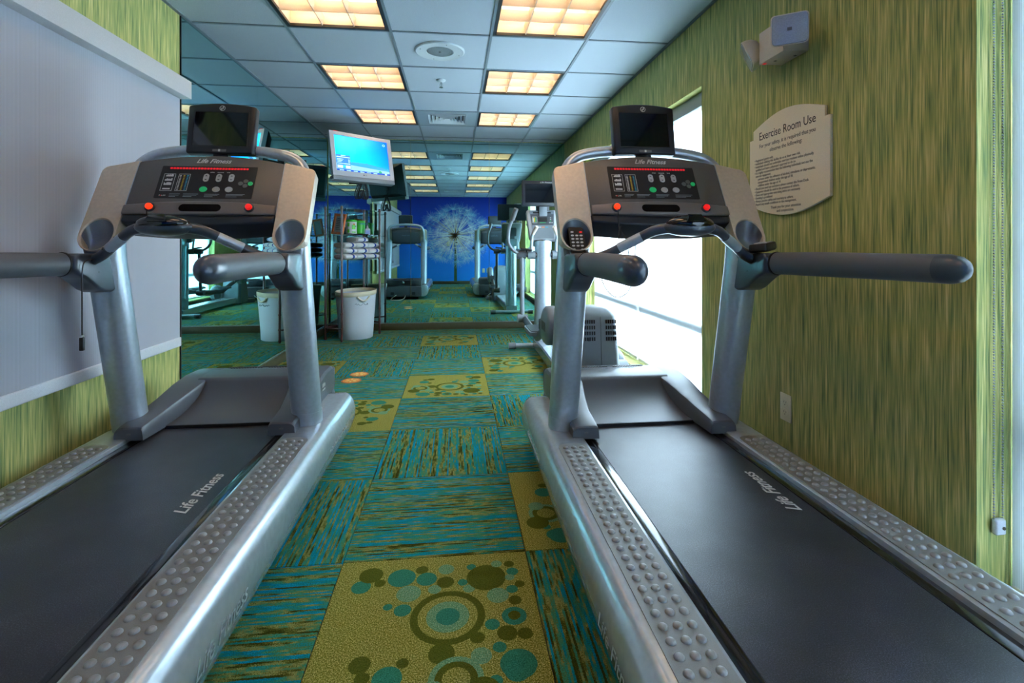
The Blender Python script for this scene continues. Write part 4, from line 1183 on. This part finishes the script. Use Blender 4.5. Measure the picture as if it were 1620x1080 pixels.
# wall clock and alarm on the blind wall (seen in the end mirror)
ck = thing('wall_clock', 'round black-rimmed wall clock above the blind valance', 'clock', (XL, 1.63, 2.13), math.pi / 2)
Mck = frame((0, -0.001, 0), (1, 0, 0), (0, 0, 1))
part('rim', Geo().lathe([(0.13, 0), (0.13, 0.035), (0.122, 0.042), (0.115, 0.035), (0.113, 0.02)], 40, Mck), 'black', ck)
part('dial', Geo().lathe([(0.114, 0.012), (0.114, 0.018)], 40, Mck), 'white', ck)
for k in range(12):
    a = 2 * math.pi * k / 12
    part('hour_mark', Geo().box(math.sin(a) * 0.098 - 0.004, math.sin(a) * 0.098 + 0.004, -0.0205, -0.0185, math.cos(a) * 0.098 - 0.004, math.cos(a) * 0.098 + 0.004), 'black', ck)
part('hour_hand', Geo().tube([(0, -0.0215, 0), (0.04, -0.0215, 0.035)], 0.003, 6), 'black', ck)
part('minute_hand', Geo().tube([(0, -0.0235, 0), (-0.02, -0.0235, 0.085)], 0.0022, 6), 'black', ck)
al = thing('fire_alarm', 'red fire alarm strobe on the wall beside the blind', 'fire alarm', (XL, -0.97, 1.9), math.pi / 2)
part('body', Geo().box(-0.055, 0.055, -0.045, -0.001, -0.065, 0.065), 'red', al, bevel=0.008, seg=3)
part('strobe', Geo().box(-0.03, 0.03, -0.062, -0.044, 0.0, 0.04), 'clear', al, bevel=0.006)

# ================================================================ remote controls
def remote(label, loc, rot, led=True):
    o = thing('remote_control', label, 'remote', loc)
    o.rotation_euler = rot
    part('case', Geo().loft([[(a * sc, b * sc, z) for a, b in rrect(0.024, 0.058, 0.01, 5)] for sc, z in ((0.9, 0.0), (1.0, 0.004), (1.0, 0.014), (0.94, 0.019))]), 'black', o, angle=50)
    for r in range(6):
        for c in range(3):
            if c == 1 and r in (0, 5): continue
            part('key', Geo().prism(ell(0.0048, 0.0027, 10, -0.013 + 0.013 * c, 0.038 - r * 0.0115), 0.0185, 0.021, along), ('led' if (r == 0 and c == 2 and led) else 'ink'), o)
    part('maker_mark', Geo().prism(ell(0.008, 0.003, 12, 0, -0.040), 0.0185, 0.0195, along), 'ink_grey', o)
    return o
rx, ry = 0.81 - 0.35, 2.16
remote('black remote with pale keys standing in the treadmill cup holder', (rx + 0.001, ry - 0.236, 1.040), (R(62), 0, 0)).scale = (1.3, 1.3, 1.2)
r2 = remote('black remote lying on the treadmill handrail bracket by the green wall', (0.81 + 0.352, 2.16 - 0.335, 1.022), (R(4), R(-5), R(-48)), False)
r2.scale = (1.35, 1.2, 1.6)
e3 = remote('black remote resting on the elliptical trainer pivot', (0.675, 4.865, 0.994), (R(8), 0, R(80)), False)

# ================================================================ television on its corner bracket
tvt = thing('television', 'silver flat television showing a blue sky, hung in the mirrored corner', 'television', (-0.955, 5.40, 1.955))
yaw, tilt = R(40), R(11)
TVM = Matrix.Rotation(yaw, 4, 'Z') @ Matrix.Rotation(-tilt, 4, 'X')   # local: x across, -y towards the viewer, z up
def tvpart(name, geo, mat, par=tvt, **kw):
    me = geo.mesh(name, **kw)
    o = part(name, me, mat, par)
    if par is tvt: o.matrix_local = TVM
    return o
case = tvpart('case', Geo().loft([[(a * sc, y, b * sc + dz) for a, b in rrect(0.345, 0.225, 0.012, 3)] for sc, y, dz in ((0.80, 0.115, 0.0), (0.97, 0.05, 0.0), (1.0, 0.03, 0.0), (1.0, 0.0, 0.0))]), 'black', angle=30)
g = Geo()
for a0, a1, b0, b1 in ((-0.348, 0.348, 0.192, 0.228), (-0.348, 0.348, -0.228, -0.178), (-0.348, -0.303, -0.178, 0.192), (0.303, 0.348, -0.178, 0.192)): g.box(a0, a1, -0.014, 0.028, b0, b1)
tvpart('bezel', g, 'tv_silver')
tvpart('speaker_bar', Geo().box(-0.348, 0.348, -0.016, 0.06, -0.272, -0.2285), 'tv_under', bevel=0.004)
tvpart('picture', Geo().box(-0.3025, 0.3025, -0.006, -0.002, -0.1775, 0.1915), 'picture')
def tvflat(name, a0, a1, b0, b1, mat, y=-0.0065):
    return tvpart(name, Geo().box(a0, a1, y - 0.0005, y, b0, b1), mat)
tvflat('guide_box', -0.295, -0.145, -0.155, -0.01, 'screenblue')
tvflat('guide_title', -0.245, -0.195, -0.022, -0.014, 'skywhite', -0.0071)
tvflat('guide_row', -0.29, -0.15, -0.038, -0.030, 'skywhite', -0.0071)
for k in range(3): tvflat('guide_row', -0.288, -0.22 - 0.012 * k, -0.058 - 0.014 * k, -0.053 - 0.014 * k, 'skywhite', -0.0071)
for k in range(3): tvflat('guide_row', -0.168, -0.152, -0.060 - 0.014 * k, -0.054 - 0.014 * k, 'skywhite', -0.0071)
tvflat('guide_row', -0.29, -0.15, -0.104, -0.098, 'skywhite', -0.0071)
for a0, a1 in ((-0.29, -0.232), (-0.20, -0.15)): tvflat('guide_panel', a0, a1, -0.148, -0.118, 'skywhite', -0.0071)
tvflat('guide_panel', -0.228, -0.204, -0.14, -0.118, 'screengreen', -0.0071)
for k in range(6): tvflat('ticker_text', -0.27 + 0.075 * k, -0.225 + 0.075 * k, -0.171, -0.166, 'skywhite', -0.0071)
tvpart('channel_mark', Geo().loft([[(0.262 + r_ * math.cos(2 * math.pi * k / 20), -0.0068, 0.155 + r_ * 0.8 * math.sin(2 * math.pi * k / 20)) for k in range(20)] for r_ in (0.011, 0.015)], False, False), 'skywhite', normals=False)
tvpart('channel_mark', Geo().prism(ell(0.013, 0.009, 16, 0.255, -0.166), 0.0066, 0.0071, lambda a, b, d: (a, -d, b)), 'skywhite')
tvpart('maker_dot', Geo().prism(ell(0.007, 0.007, 16, -0.012, -0.203), 0.014, 0.0146, lambda a, b, d: (a, -d, b)), 'btn_dark')
lettering('maker_lettering', 'LG', 0.018, TVM @ frame((0.012, -0.0144, -0.203), (1, 0, 0), (0, 0, 1)), 'btn_dark', tvt)
tvpart('top_tab', Geo().box(-0.30, -0.25, -0.01, 0.02, 0.2282, 0.235), 'red')
# bracket: plate behind, arm to the corner, drop rod
TVC = Vector((-0.955, 5.40, 1.955)); BKO = Vector((-1.20, YF - 0.012, 1.93))
brk = thing('television_bracket', 'black steel bracket carrying the silver television in the corner', 'bracket', tuple(BKO))
bp = TVM @ Vector((0, 0.14, 0.0)) + TVC - BKO
o = part('mount_plate', Geo().box(-0.12, 0.12, 0.117, 0.135, -0.12, 0.12), 'black', brk)
o.matrix_local = Matrix.Translation(TVC - BKO) @ TVM
part('wall_plate', Geo().box(-0.09, 0.09, -0.012, 0.005, -0.14, 0.14), 'black', brk)
part('arm', Geo().tube([tuple(bp), (0.05, -0.45, 0.02)], 0.024, 12), 'black', brk)
part('arm', Geo().tube([(0.05, -0.45, 0.02), (0, -0.01, 0.0)], 0.026, 12), 'black', brk)
part('elbow', Geo().lathe([(0.036, -0.04), (0.036, 0.08)], 16, Matrix.Translation((0.05, -0.45, 0))), 'black', brk)
# bundled cable below
cb = thing('cable_bundle', 'looped black cable tied up under the silver television', 'cable', (-0.97, 5.46, 1.60))
for k, (dx, dy) in enumerate(((0.0, 0.0), (0.018, 0.012), (-0.018, 0.008), (0.008, 0.022))):
    part('cable_loop', Geo().tube([(0.0 + dx * 0.3, 0.02 + dy * 0.3, 0.13), (-0.03 + dx, dy, 0.06), (-0.055 + dx, dy, -0.02), (-0.045 + dx, dy, -0.07), (-0.02 + dx, dy, -0.05), (-0.005 + dx, dy, 0.02), (0.012 + dx, dy, -0.04), (0.03 + dx, dy, -0.075), (0.045 + dx, dy, -0.04), (0.03 + dx, dy, 0.05), (0.01 + dx * 0.3, 0.02 + dy * 0.3, 0.13)], 0.005, 7, 5), 'black', cb)
part('cable_lead', Geo().tube([(0.005, 0.02, 0.115), (0.02, 0.06, 0.14), (0.01, 0.10, 0.22)], 0.008, 8, 4), 'black', cb)

# ================================================================ corner rack with towels and bottles
RA = math.atan2(0.478, 0.33)
rk = thing('storage_rack', 'dark cherry four-post rack with glass shelves in the mirrored corner', 'rack', (-1.161, 5.994, 0), RA)
# local: x along the front (towards the end mirror), -y towards the room
HWX, HDY = 0.29, 0.125
for sx in (-1, 1):
    for sy in (-1, 1):
        post = part('post', Geo().tube([(sx * HWX, sy * HDY, 0.0), (sx * HWX, sy * HDY, 1.47)], 0.0125, 12), 'wood', rk)
        for z in (0.02, 0.14, 0.30, 0.887, 1.161, 1.445):
            part('ferrule', Geo().lathe([(0.0126, z - 0.012), (0.0155, z - 0.008), (0.0155, z + 0.008), (0.0126, z + 0.012)], 12, Matrix.Translation((sx * HWX, sy * HDY, 0))), 'wood', post)
for sx in (-1, 1):
    part('cross_bar', Geo().tube([(sx * HWX, -HDY, 0.137), (sx * HWX, HDY, 0.137)], 0.008, 8), 'wood', rk)
part('cross_bar', Geo().tube([(-HWX, HDY, 0.137), (HWX, HDY, 0.137)], 0.008, 8), 'wood', rk)
for z in (0.887, 1.161, 1.445):
    so = [(-HWX + 0.014, HDY + 0.01), (-HWX + 0.014, -HDY)]
    for k in range(0, 17):
        a = k / 16
        so.append((-HWX + 0.014 + (2 * HWX - 0.028) * a, -HDY - 0.07 * math.sin(math.pi * a)))
    so += [(HWX - 0.014, HDY + 0.01)]
    part('shelf', Geo().prism(so, z - 0.008, z, along), 'glass', rk)
def on_rack(x, y): 
    v = Matrix.Rotation(RA, 4, 'Z') @ Vector((x, y, 0)); return (-1.161 + v.x, 5.994 + v.y)

def towel(x, z, label, rot=0.0, w=0.20, L=0.168, hgt=0.062):
    """rolled along the shelf front: a soft roll with a blue band round it"""
    px, py = on_rack(x, -0.06)
    o = thing('folded_towel', label, 'towel', (px, py, z), RA + rot, 'folded towels on the glass shelf')
    rnd = random.Random(int(x * 999 + z * 7777))
    def sec(xx, sc=1.0):
        return [(xx, a * sc, hgt / 2 + b * sc) for a, b in superell(w / 2, hgt / 2, 2.5, 24)]
    xs_ = [-L / 2, -L / 2 + 0.006, -L / 2 + 0.02, -0.03, 0.03, L / 2 - 0.02, L / 2 - 0.006, L / 2]
    sc = [0.82, 0.94, 0.99, 1.0, 1.0, 0.99, 0.94, 0.82]
    part('body', Geo().loft([sec(q, s_ * (1 - rnd.uniform(0.0, 0.012))) for q, s_ in zip(xs_, sc)]), 'towel', o, angle=70)
    x0 = 0.012 + rnd.uniform(-0.012, 0.012)
    def big(q, k): return [(q, a * k, hgt / 2 + (c_ - hgt / 2) * k) for _, a, c_ in sec(q)]
    part('stripe', Geo().loft([big(x0, 0.99), big(x0 + 0.001, 1.006), big(x0 + 0.025, 1.006), big(x0 + 0.026, 0.99)], False, False), 'towel_blue', o, angle=70)
    g = Geo()
    for k in (-1, 0, 1):
        g.tube([(-L / 2 - 0.001, -w * 0.33, hgt / 2 + k * 0.013), (-L / 2 - 0.001, w * 0.33, hgt / 2 + k * 0.013 + 0.002)], 0.005, 6)
    part('fold', g, 'towel', o)
    return o
for r in range(3):
    for c in range(3):
        towel(-0.176 + 0.176 * c + (0.0, 0.006, -0.006)[r], 0.8875 + 0.0635 * r, 'white folded towel with a blue stripe, %s layer, %s' % (('bottom', 'middle', 'upper')[r], ('by the orange picture frame side', 'centre of the pile', 'by the end mirror side')[c]), rot=(r - 1) * 0.02 * (c - 1))
towel(0.0, 0.8875 + 0.0635 * 3, 'white folded towel with a blue stripe alone on top of the pile', rot=0.05)

# bottles and frame on the middle shelf
zt = 1.1615
px, py = on_rack(0.045, -0.02)
tray = tag(part('shelf_tray', Geo().prism(rrect(0.17, 0.085, 0.02, 4), 0.0, 0.012, along), 'black', None, bevel=0.003), 'thin black tray on the glass shelf under the wipes tubs', 'tray')
tray.location = (px, py, zt); tray.rotation_euler = (0, 0, RA)
def canister(label, x, y, bodym, lidm, labels):
    px, py = on_rack(x, y)
    o = thing('wipes_tub', label, 'tub', (px, py, zt + 0.0125), R(12))
    part('body', Geo().lathe([(0.056, 0), (0.060, 0.004), (0.060, 0.132), (0.056, 0.136)], 32), bodym, o)
    part('lid', Geo().lathe([(0.0615, 0.134), (0.0615, 0.150), (0.056, 0.156), (0.03, 0.158)], 32), lidm, o)
    for a0, a1, z0, z1, mm in labels:
        lp = []
        for z in (z0, z1): lp.append([(0.0604 * math.cos(R(a0 + (a1 - a0) * k / 10)), 0.0604 * math.sin(R(a0 + (a1 - a0) * k / 10)), z) for k in range(11)])
        part('label', Geo().loft(lp, False, False, closed=False), mm, o, normals=False)
    return o
canister('white tub of wipes with green lid and label on the rack shelf', -0.05, -0.02, 'white', 'greenplastic',
         [(-85, -45, 0.05, 0.10, 'labelgreen'), (-85, -30, 0.078, 0.090, 'labelteal'), (-72, -48, 0.098, 0.114, 'labelorange'), (-85, -40, 0.012, 0.024, 'labelgreen'), (-135, -110, 0.08, 0.12, 'labelgreen'), (-135, -110, 0.012, 0.05, 'labelgreen')])
canister('solid green tub of wipes beside the white tub on the rack shelf', 0.11, 0.015, 'greenplastic', 'greenplastic', [(-100, 20, 0.110, 0.126, 'labelteal')])
px, py = on_rack(0.135, -0.085)
sb = thing('sanitizer_bottle', 'small clear sanitizer bottle with blue label on the rack shelf', 'bottle', (px, py, zt + 0.0005), R(20))
part('body', Geo().loft([[(a * s_, b * s_, z) for a, b in rrect(0.030, 0.018, 0.01, 4)] for s_, z in ((0.92, 0), (1, 0.005), (1, 0.062), (0.8, 0.074), (0.35, 0.08))]), 'clear', sb)
part('label', Geo().box(-0.025, 0.025, -0.0186, -0.0180, 0.012, 0.055), 'bottle_blue', sb)
part('cap', Geo().lathe([(0.011, 0.08), (0.011, 0.094), (0.007, 0.098), (0.006, 0.112), (0.003, 0.115)], 16), 'white', sb)
px, py = on_rack(-0.238, 0.0)
pf = thing('picture_frame', 'orange wooden picture frame leaning on the rack shelf', 'picture frame', (px, py, zt + 0.002), RA - R(90))
MF = Matrix.Rotation(R(-9), 4, 'X') @ Matrix.Rotation(R(5), 4, 'Y')
g = Geo()
for a0, a1, b0, b1 in ((-0.085, 0.085, 0.0, 0.028), (-0.085, 0.085, 0.202, 0.23), (-0.085, -0.057, 0.028, 0.202), (0.057, 0.085, 0.028, 0.202)): g.box(a0, a1, -0.012, 0.008, b0, b1)
part('moulding', g, 'frame_orange', pf).matrix_local = MF
part('backing', Geo().box(-0.06, 0.06, 0.0, 0.005, 0.024, 0.206), 'ink_grey', pf).matrix_local = MF
part('mat_board', Geo().box(-0.057, 0.057, -0.002, -0.0005, 0.028, 0.202), 'ink', pf).matrix_local = MF
g = Geo()
for k in range(7): g.box(-0.04, 0.04 - 0.012 * (k % 3), -0.0026, -0.0018, 0.175 - 0.02 * k, 0.181 - 0.02 * k)
part('notice_lines', g, 'ink_dark', pf).matrix_local = MF

# ================================================================ laundry hamper
hx, hy = on_rack(-0.005, -0.045)
hm = thing('laundry_hamper', 'white canvas laundry hamper with cream rim standing under the rack', 'hamper', (hx, hy, 0))
def hloop(r, z, wob=0.0):
    o = []
    for k in range(40):
        a = 2 * math.pi * k / 40
        rr = r * (1 + wob * math.sin(3 * a + 1.0) + wob * 0.6 * math.sin(7 * a + z * 9))
        o.append((math.cos(a) * rr, math.sin(a) * rr, z + (0.012 * math.sin(a * 1.0 + 0.6) if z > 0.4 else 0)))
    return o
part('body', Geo().loft([hloop(0.176, 0.0), hloop(0.186, 0.006), hloop(0.192, 0.12, 0.010), hloop(0.202, 0.26, 0.014), hloop(0.213, 0.40, 0.010), hloop(0.222, 0.502, 0.006), hloop(0.214, 0.502, 0.006), hloop(0.2, 0.35), hloop(0.17, 0.02)], True, True), 'canvas', hm, angle=60)
part('rim', Geo().loft([hloop(0.222, 0.486, 0.006), hloop(0.2265, 0.49, 0.006), hloop(0.2285, 0.53, 0.006), hloop(0.224, 0.536, 0.006), hloop(0.218, 0.53, 0.006), hloop(0.214, 0.49, 0.006), hloop(0.222, 0.486, 0.006)], False, False), 'cream', hm, angle=60)
for a0 in (R(-58), R(122)):
    pts = []
    for k in range(9):
        f = -1 + k / 4
        a = a0 + f * 0.30
        pts.append((math.cos(a) * 0.232, math.sin(a) * 0.232, 0.478 - 0.045 * (1 - f * f)))
    part('handle', Geo().tube(pts, 0.009, 8, 2), 'cream', hm)
me_par = part('print_scrawl', Geo().tube([(math.cos(R(a)) * 0.2145, math.sin(R(a)) * 0.2145, z) for a, z in ((-82, 0.392), (-78, 0.403), (-76, 0.387), (-72, 0.400), (-69, 0.386), (-64, 0.386), (-60, 0.398), (-56, 0.402), (-52, 0.388), (-47, 0.387), (-45, 0.402), (-43, 0.387))], 0.0028, 6, 3), 'ink_grey', hm)

# ================================================================ round floor decals
def decal(label, x, y, rot):
    o = thing('floor_decal', label, 'decal', (x, y, 0.0), rot)
    part('disc', Geo().prism(ell(0.075, 0.075, 32), 0.0003, 0.002, along), 'decal_rim', o)
    part('face', Geo().prism(ell(0.064, 0.064, 32), 0.0015, 0.0026, along), 'decal', o)
    for k in range(6):
        a = 2 * math.pi * k / 6
        part('petal', Geo().prism([(math.cos(a) * 0.032 + math.cos(t_) * 0.019 * math.cos(a) - math.sin(t_) * 0.010 * math.sin(a), math.sin(a) * 0.032 + math.cos(t_) * 0.019 * math.sin(a) + math.sin(t_) * 0.010 * math.cos(a)) for t_ in [2 * math.pi * q / 12 for q in range(12)]], 0.0024, 0.003, along), 'decal_pale', o)
    return o
decal('round orange floor decal with the paler face, closer to the end mirror', -0.775, 4.245, 0.2)
decal('round orange floor decal with the darker face, closer to the blind-side treadmill', -0.80, 4.05, 0.5)

# ================================================================ elliptical trainer
et = thing('elliptical_trainer', 'silver and grey elliptical trainer in front of the bright window', 'elliptical', (0.85, 4.0, 0))
# base
g = Geo(); g.loft([[(-a, y, z0), (a, y, z0), (a, y, z1 - 0.012), (a - 0.012, y, z1), (-a + 0.012, y, z1), (-a, y, z1 - 0.012)] for y, a, z0, z1 in ((-1.02, 0.11, 0.03, 0.12), (-0.4, 0.10, 0.035, 0.13), (0.6, 0.085, 0.035, 0.13), (1.08, 0.08, 0.03, 0.12))])
part('base_beam', g, 'rail', et)
part('front_stabilizer', Geo().tube([(-0.26, 1.10, 0.036), (0.26, 1.10, 0.036)], 0.024, 12), 'silver', et)
for s in (-1, 1):
    part('foot_cap', Geo().tube([(s * 0.25, 1.10, 0.034), (s * 0.32, 1.10, 0.034)], [0.032, 0.033], 14), 'ell_grey', et)
part('rear_stabilizer', Geo().box(-0.27, 0.27, -1.06, -0.98, 0.0, 0.07), 'ell_grey', et, bevel=0.015, seg=3)
# column
part('column', Geo().loft([[(a, b + y, z) for a, b in superell(rx_, ry_, 2.4, 24)] for z, y, rx_, ry_ in ((0.11, 0.96, 0.082, 0.09), (0.5, 0.95, 0.080, 0.08), (0.96, 0.94, 0.079, 0.075), (1.03, 0.938, 0.079, 0.075))]), 'silver', et, angle=50)
part('column_collar', Geo().loft([[(a, b + 0.938, z) for a, b in superell(0.083, 0.079, 2.4, 24)] for z in (1.0, 1.085)]), 'silver', et, angle=50)
cw = part('cup_ring', Geo().lathe([(0.062, 1.085), (0.064, 1.092), (0.052, 1.096), (0.048, 1.09), (0.046, 1.0855)], 24, Matrix.Translation((0, 0.918, 0))), 'alu', et)
part('cup_well', Geo().lathe([(0.0465, 1.0905), (0.03, 1.0875), (0.002, 1.0865)], 24, Matrix.Translation((0, 0.918, 0)), caps=False), 'btn_dark', cw)
part('neck', Geo().box(-0.09, 0.09, 0.985, 1.035, 1.03, 1.14), 'silver', et, bevel=0.012, seg=2)
# console
def EC(u, v, w): return (u, 0.885 + 0.42 * v - 0.907 * w, 1.10 + 0.907 * v + 0.42 * w)
Mc = lambda u, v, w: frame(EC(u, v, w), (1, 0, 0), (0, 0.42, 0.907))
co = part('console', Geo().prism([(-0.115, 0.0), (0.115, 0.0), (0.14, 0.02), (0.155, 0.31), (0.14, 0.33), (-0.14, 0.33), (-0.155, 0.31), (-0.14, 0.02)], -0.06, 0.0, EC), 'ell_light', et, bevel=0.012, seg=2)
part('console_face', Geo().prism([(-0.10, 0.01), (0.10, 0.01), (0.125, 0.315), (-0.125, 0.315)], 0.0, 0.004, EC), 'ell_grey', co)
part('keypad', Geo().prism([(-0.105, 0.155), (0.105, 0.155), (0.115, 0.275), (-0.115, 0.275)], 0.0035, 0.007, EC), 'charcoal', co)
part('display', Geo().prism([(-0.045, 0.19), (0.045, 0.19), (0.045, 0.24), (-0.045, 0.24)], 0.0065, 0.0085, EC), 'black', co)
part('reading_slot', Geo().prism([(-0.09, 0.284), (0.09, 0.284), (0.09, 0.300), (-0.09, 0.300)], 0.0035, 0.005, EC), 'black', co)
g = Geo()
for a0, a1, b0, b1 in ((-0.10, -0.055, 0.243, 0.245), (-0.10, -0.055, 0.177, 0.179), (-0.10, -0.098, 0.177, 0.245), (-0.057, -0.055, 0.177, 0.245)): g.prism([(a0, b0), (a1, b0), (a1, b1), (a0, b1)], 0.0065, 0.008, EC)
part('chart_frame', g, 'ink', co)
for k, mm in enumerate(('ink', 'ink_yellow', 'green')):
    part('chart_marks', Geo().prism([(-0.095 + 0.012 * k, 0.185), (-0.088 + 0.012 * k, 0.185), (-0.088 + 0.012 * k, 0.236), (-0.095 + 0.012 * k, 0.236)], 0.0065, 0.0078, EC), mm, co)
for r in range(4):
    for c in range(3):
        part('key', Geo().prism(rrect(0.005, 0.005, 0.002, 2, 0.068 + 0.013 * c, 0.18 + 0.018 * r), 0.0065, 0.009, EC), ('green' if (r, c) == (1, 1) else 'btn' if c == 1 or r == 0 else 'btn_dark'), co)
part('status_strip', Geo().prism([(-0.03, 0.178), (0.03, 0.178), (0.03, 0.183), (-0.03, 0.183)], 0.0065, 0.0078, EC), 'green', co)
for k, mm in enumerate(('ink', 'labelorange', 'ink_cyan')):
    part('caption_lines', Geo().prism([(-0.045 + 0.034 * k, 0.128), (-0.018 + 0.034 * k, 0.128), (-0.018 + 0.034 * k, 0.136), (-0.045 + 0.034 * k, 0.136)], 0.0035, 0.0048, EC), mm, co)
lettering('console_lettering', 'Life Fitness', 0.02, Mc(0, 0.322, 0.0006), 'ink', co, shear=0.35)
# screen above
def ES(u, v, w): return (u + 0.03, 0.93 + 0.10 * v - 0.995 * w, 1.43 + 0.995 * v + 0.10 * w)
sc_ = part('console_screen', Geo().prism(rrect(0.235, 0.125, 0.008, 3, 0, 0.125), -0.05, 0.0, ES), 'bezel', et, bevel=0.004)
part('screen_glass', Geo().prism([(-0.205, 0.03), (0.205, 0.03), (0.205, 0.215), (-0.205, 0.215)], 0.0, 0.0012, ES), 'screen', sc_)
lettering('screen_lettering', 'Life Fitness', 0.02, frame(ES(0, 0.232, 0.0006), (1, 0, 0), (0, 0.1, 0.995)), 'ink', sc_, shear=0.35, xs=1.3)
part('maker_mark', Geo().prism([(0.16, 0.010), (0.20, 0.010), (0.20, 0.014), (0.16, 0.014)], 0.0, 0.0012, ES), 'ink', sc_)
part('screen_arm', Geo().box(-0.03, 0.05, 0.985, 1.01, 1.14, 1.62), 'ell_grey', et, bevel=0.004)
part('tuner_box', Geo().box(-0.06, 0.08, 1.012, 1.05, 1.18, 1.44), 'ell_dark', et, bevel=0.02, seg=3)
# pivots, fixed and moving handles, link arms, pedals
part('pivot_axle', Geo().tube([(-0.26, 0.915, 0.952), (0.26, 0.915, 0.952)], 0.026, 14), 'ell_dark', et)
for s in (-1, 1):
    part('knuckle', Geo().tube([(s * 0.085, 0.915, 0.952), (s * 0.155, 0.915, 0.952)], 0.042, 18), 'ell_grey', et)
    part('knuckle', Geo().tube([(s * 0.175, 0.915, 0.952), (s * 0.262, 0.915, 0.952)], 0.040, 18), 'ell_dark', et)
    fh = part('fixed_handle', Geo().tube([(s * 0.122, 0.895, 0.985), (s * 0.122, 0.875, 1.09), (s * 0.120, 0.850, 1.14), (s * 0.085, 0.800, 1.215)], 0.015, 12, 5), 'silver', et)
    part('sensor_grip', Geo().tube([(s * 0.116, 0.842, 1.152), (s * 0.082, 0.795, 1.222)], 0.0175, 12), 'warmgrey', fh)
    mh = part('moving_handle', Geo().tube([(s * 0.225, 0.91, 0.965), (s * 0.285, 0.885, 0.985), (s * 0.345, 0.86, 1.06), (s * 0.350, 0.83, 1.18), (s * 0.335, 0.80, 1.25), (s * 0.315, 0.765, 1.30)], 0.017, 12, 5), 'ell_grey', et)
    part('rubber_grip', Geo().tube([(s * 0.322, 0.778, 1.282), (s * 0.290, 0.725, 1.385)], 0.0225, 12), 'grip', mh)
    fy = 0.86 if s < 0 else 0.78
    part('link_arm', Geo().tube([(s * 0.215, 0.905, 0.93), (s * 0.215, fy, 0.36)], 0.022, 12), 'ell_grey', et)
    part('link_joint', Geo().tube([(s * 0.165, fy, 0.345), (s * 0.262, fy, 0.345)], 0.040, 16), 'ell_grey', et)
    cz = 0.50 if s < 0 else 0.22
    part('pedal_arm', Geo().tube([(s * 0.19, fy, 0.335), (s * 0.19, 0.1, 0.30), (s * 0.20, -0.55, cz)], 0.028, 12, flat=(1.0, 1.3)), 'ell_dark', et)
    pd = part('pedal', Geo().loft([[(s * 0.20 + a, b + 0.12, z) for a, b in rrect(0.075, 0.19, 0.04, 5)] for z in (0.335, 0.365)]), 'ell_grey', et)
    part('pedal_tread', Geo().loft([[(s * 0.20 + a, b + 0.12, z) for a, b in rrect(0.062, 0.175, 0.035, 5)] for z in (0.3655, 0.371)]), 'black', pd)
    # crank cover
    Mx = Matrix.Translation((s * 0.215, -0.60, cz)) @ Matrix.Rotation(R(-18 if s < 0 else 160), 4, 'X')
    lo = []
    for sc2, dd in ((0.85, -0.045), (0.98, -0.030), (1.0, 0.0), (0.98, 0.030), (0.86, 0.045)):
        lo.append([tuple(Mx @ Vector((dd * s, a * sc2, b * sc2))) for a, b in ([(0.155 * math.cos(q) * (1.0 if math.cos(q) < 0 else 1.15), (0.13 - 0.022 * math.cos(q)) * math.sin(q)) for q in [2 * math.pi * k / 28 for k in range(28)]])])
    cc = part('crank_cover', Geo().loft(lo), 'ell_grey', et, angle=45)
    part('cover_label', Geo().box(min(s * 0.26, s * 0.262), max(s * 0.26, s * 0.262), -0.66, -0.52, cz - 0.03, cz + 0.03), 'charcoal', cc)
    part('pedal_yoke', Geo().loft([[(s * 0.20 + a, -0.42 + f * 0.16, 0.30 + (cz - 0.30) * 0.8 + b) for a, b in rrect(0.04, 0.03 + 0.012 * f, 0.012, 3)] for f in (-1, 0, 1)]), 'ell_dark', et)
# rear drive tower
lo = []
for z, hx_, y0, y1 in ((0.02, 0.170, -1.04, -0.62), (0.10, 0.168, -1.04, -0.62), (0.30, 0.155, -1.02, -0.65), (0.56, 0.138, -0.995, -0.69), (0.61, 0.134, -0.985, -0.70), (0.64, 0.118, -0.96, -0.72), (0.658, 0.085, -0.93, -0.75), (0.664, 0.03, -0.88, -0.80)):
    cy, hy_ = (y0 + y1) / 2, (y1 - y0) / 2
    hx_ *= 0.92
    lo.append([(a - 0.005, cy + b, z) for a, b in rrect(hx_, hy_, min(0.03, hy_ * 0.5), 4)])
tw_ = part('drive_tower', Geo().loft(lo), 'ell_grey', et, angle=40)
for x0 in (-0.075, 0.055):
    g = Geo()
    for r in range(4):
        for c in range(5):
            yb = -1.0175 + (0.49 + 0.035 * r - 0.40) * 0.095
            xx = x0 - 0.005 + c * 0.014
            zz = 0.47 + 0.034 * r
            yb = -1.02 + (zz - 0.30) * (0.025 / 0.26)
            g.box(xx, xx + 0.008, yb - 0.0015, yb + 0.004, zz, zz + 0.022)
    part('vent_slots', g, 'black', tw_)
yb0 = -1.02
g = Geo(); g.quad_strip((0.02, -1.0405, 0.11), (0.02, -0.9965, 0.55), 0.003, (0, -1, 0))
part('seam', Geo().tube([(0.02, -1.0395, 0.11), (0.02, -1.0195, 0.30), (0.02, -0.9945, 0.56), (0.02, -0.984, 0.61)], 0.0018, 5), 'ell_dark', tw_)
lo = []
for x_ in (0.13, 0.14, 0.235, 0.25):
    k = 0.9 if x_ in (0.13, 0.25) else 1.0
    lo.append([(x_, -0.82 + math.cos(a) * 0.17 * k, 0.06 + max(0, math.sin(a)) * 0.25 * k) for a in [math.pi * q / 16 for q in range(17)]])
part('flywheel_guard', Geo().loft(lo), 'ell_grey', et, angle=45)
part('flywheel_guard_foot', Geo().box(0.13, 0.25, -0.98, -0.66, 0.02, 0.0605), 'ell_grey', et)
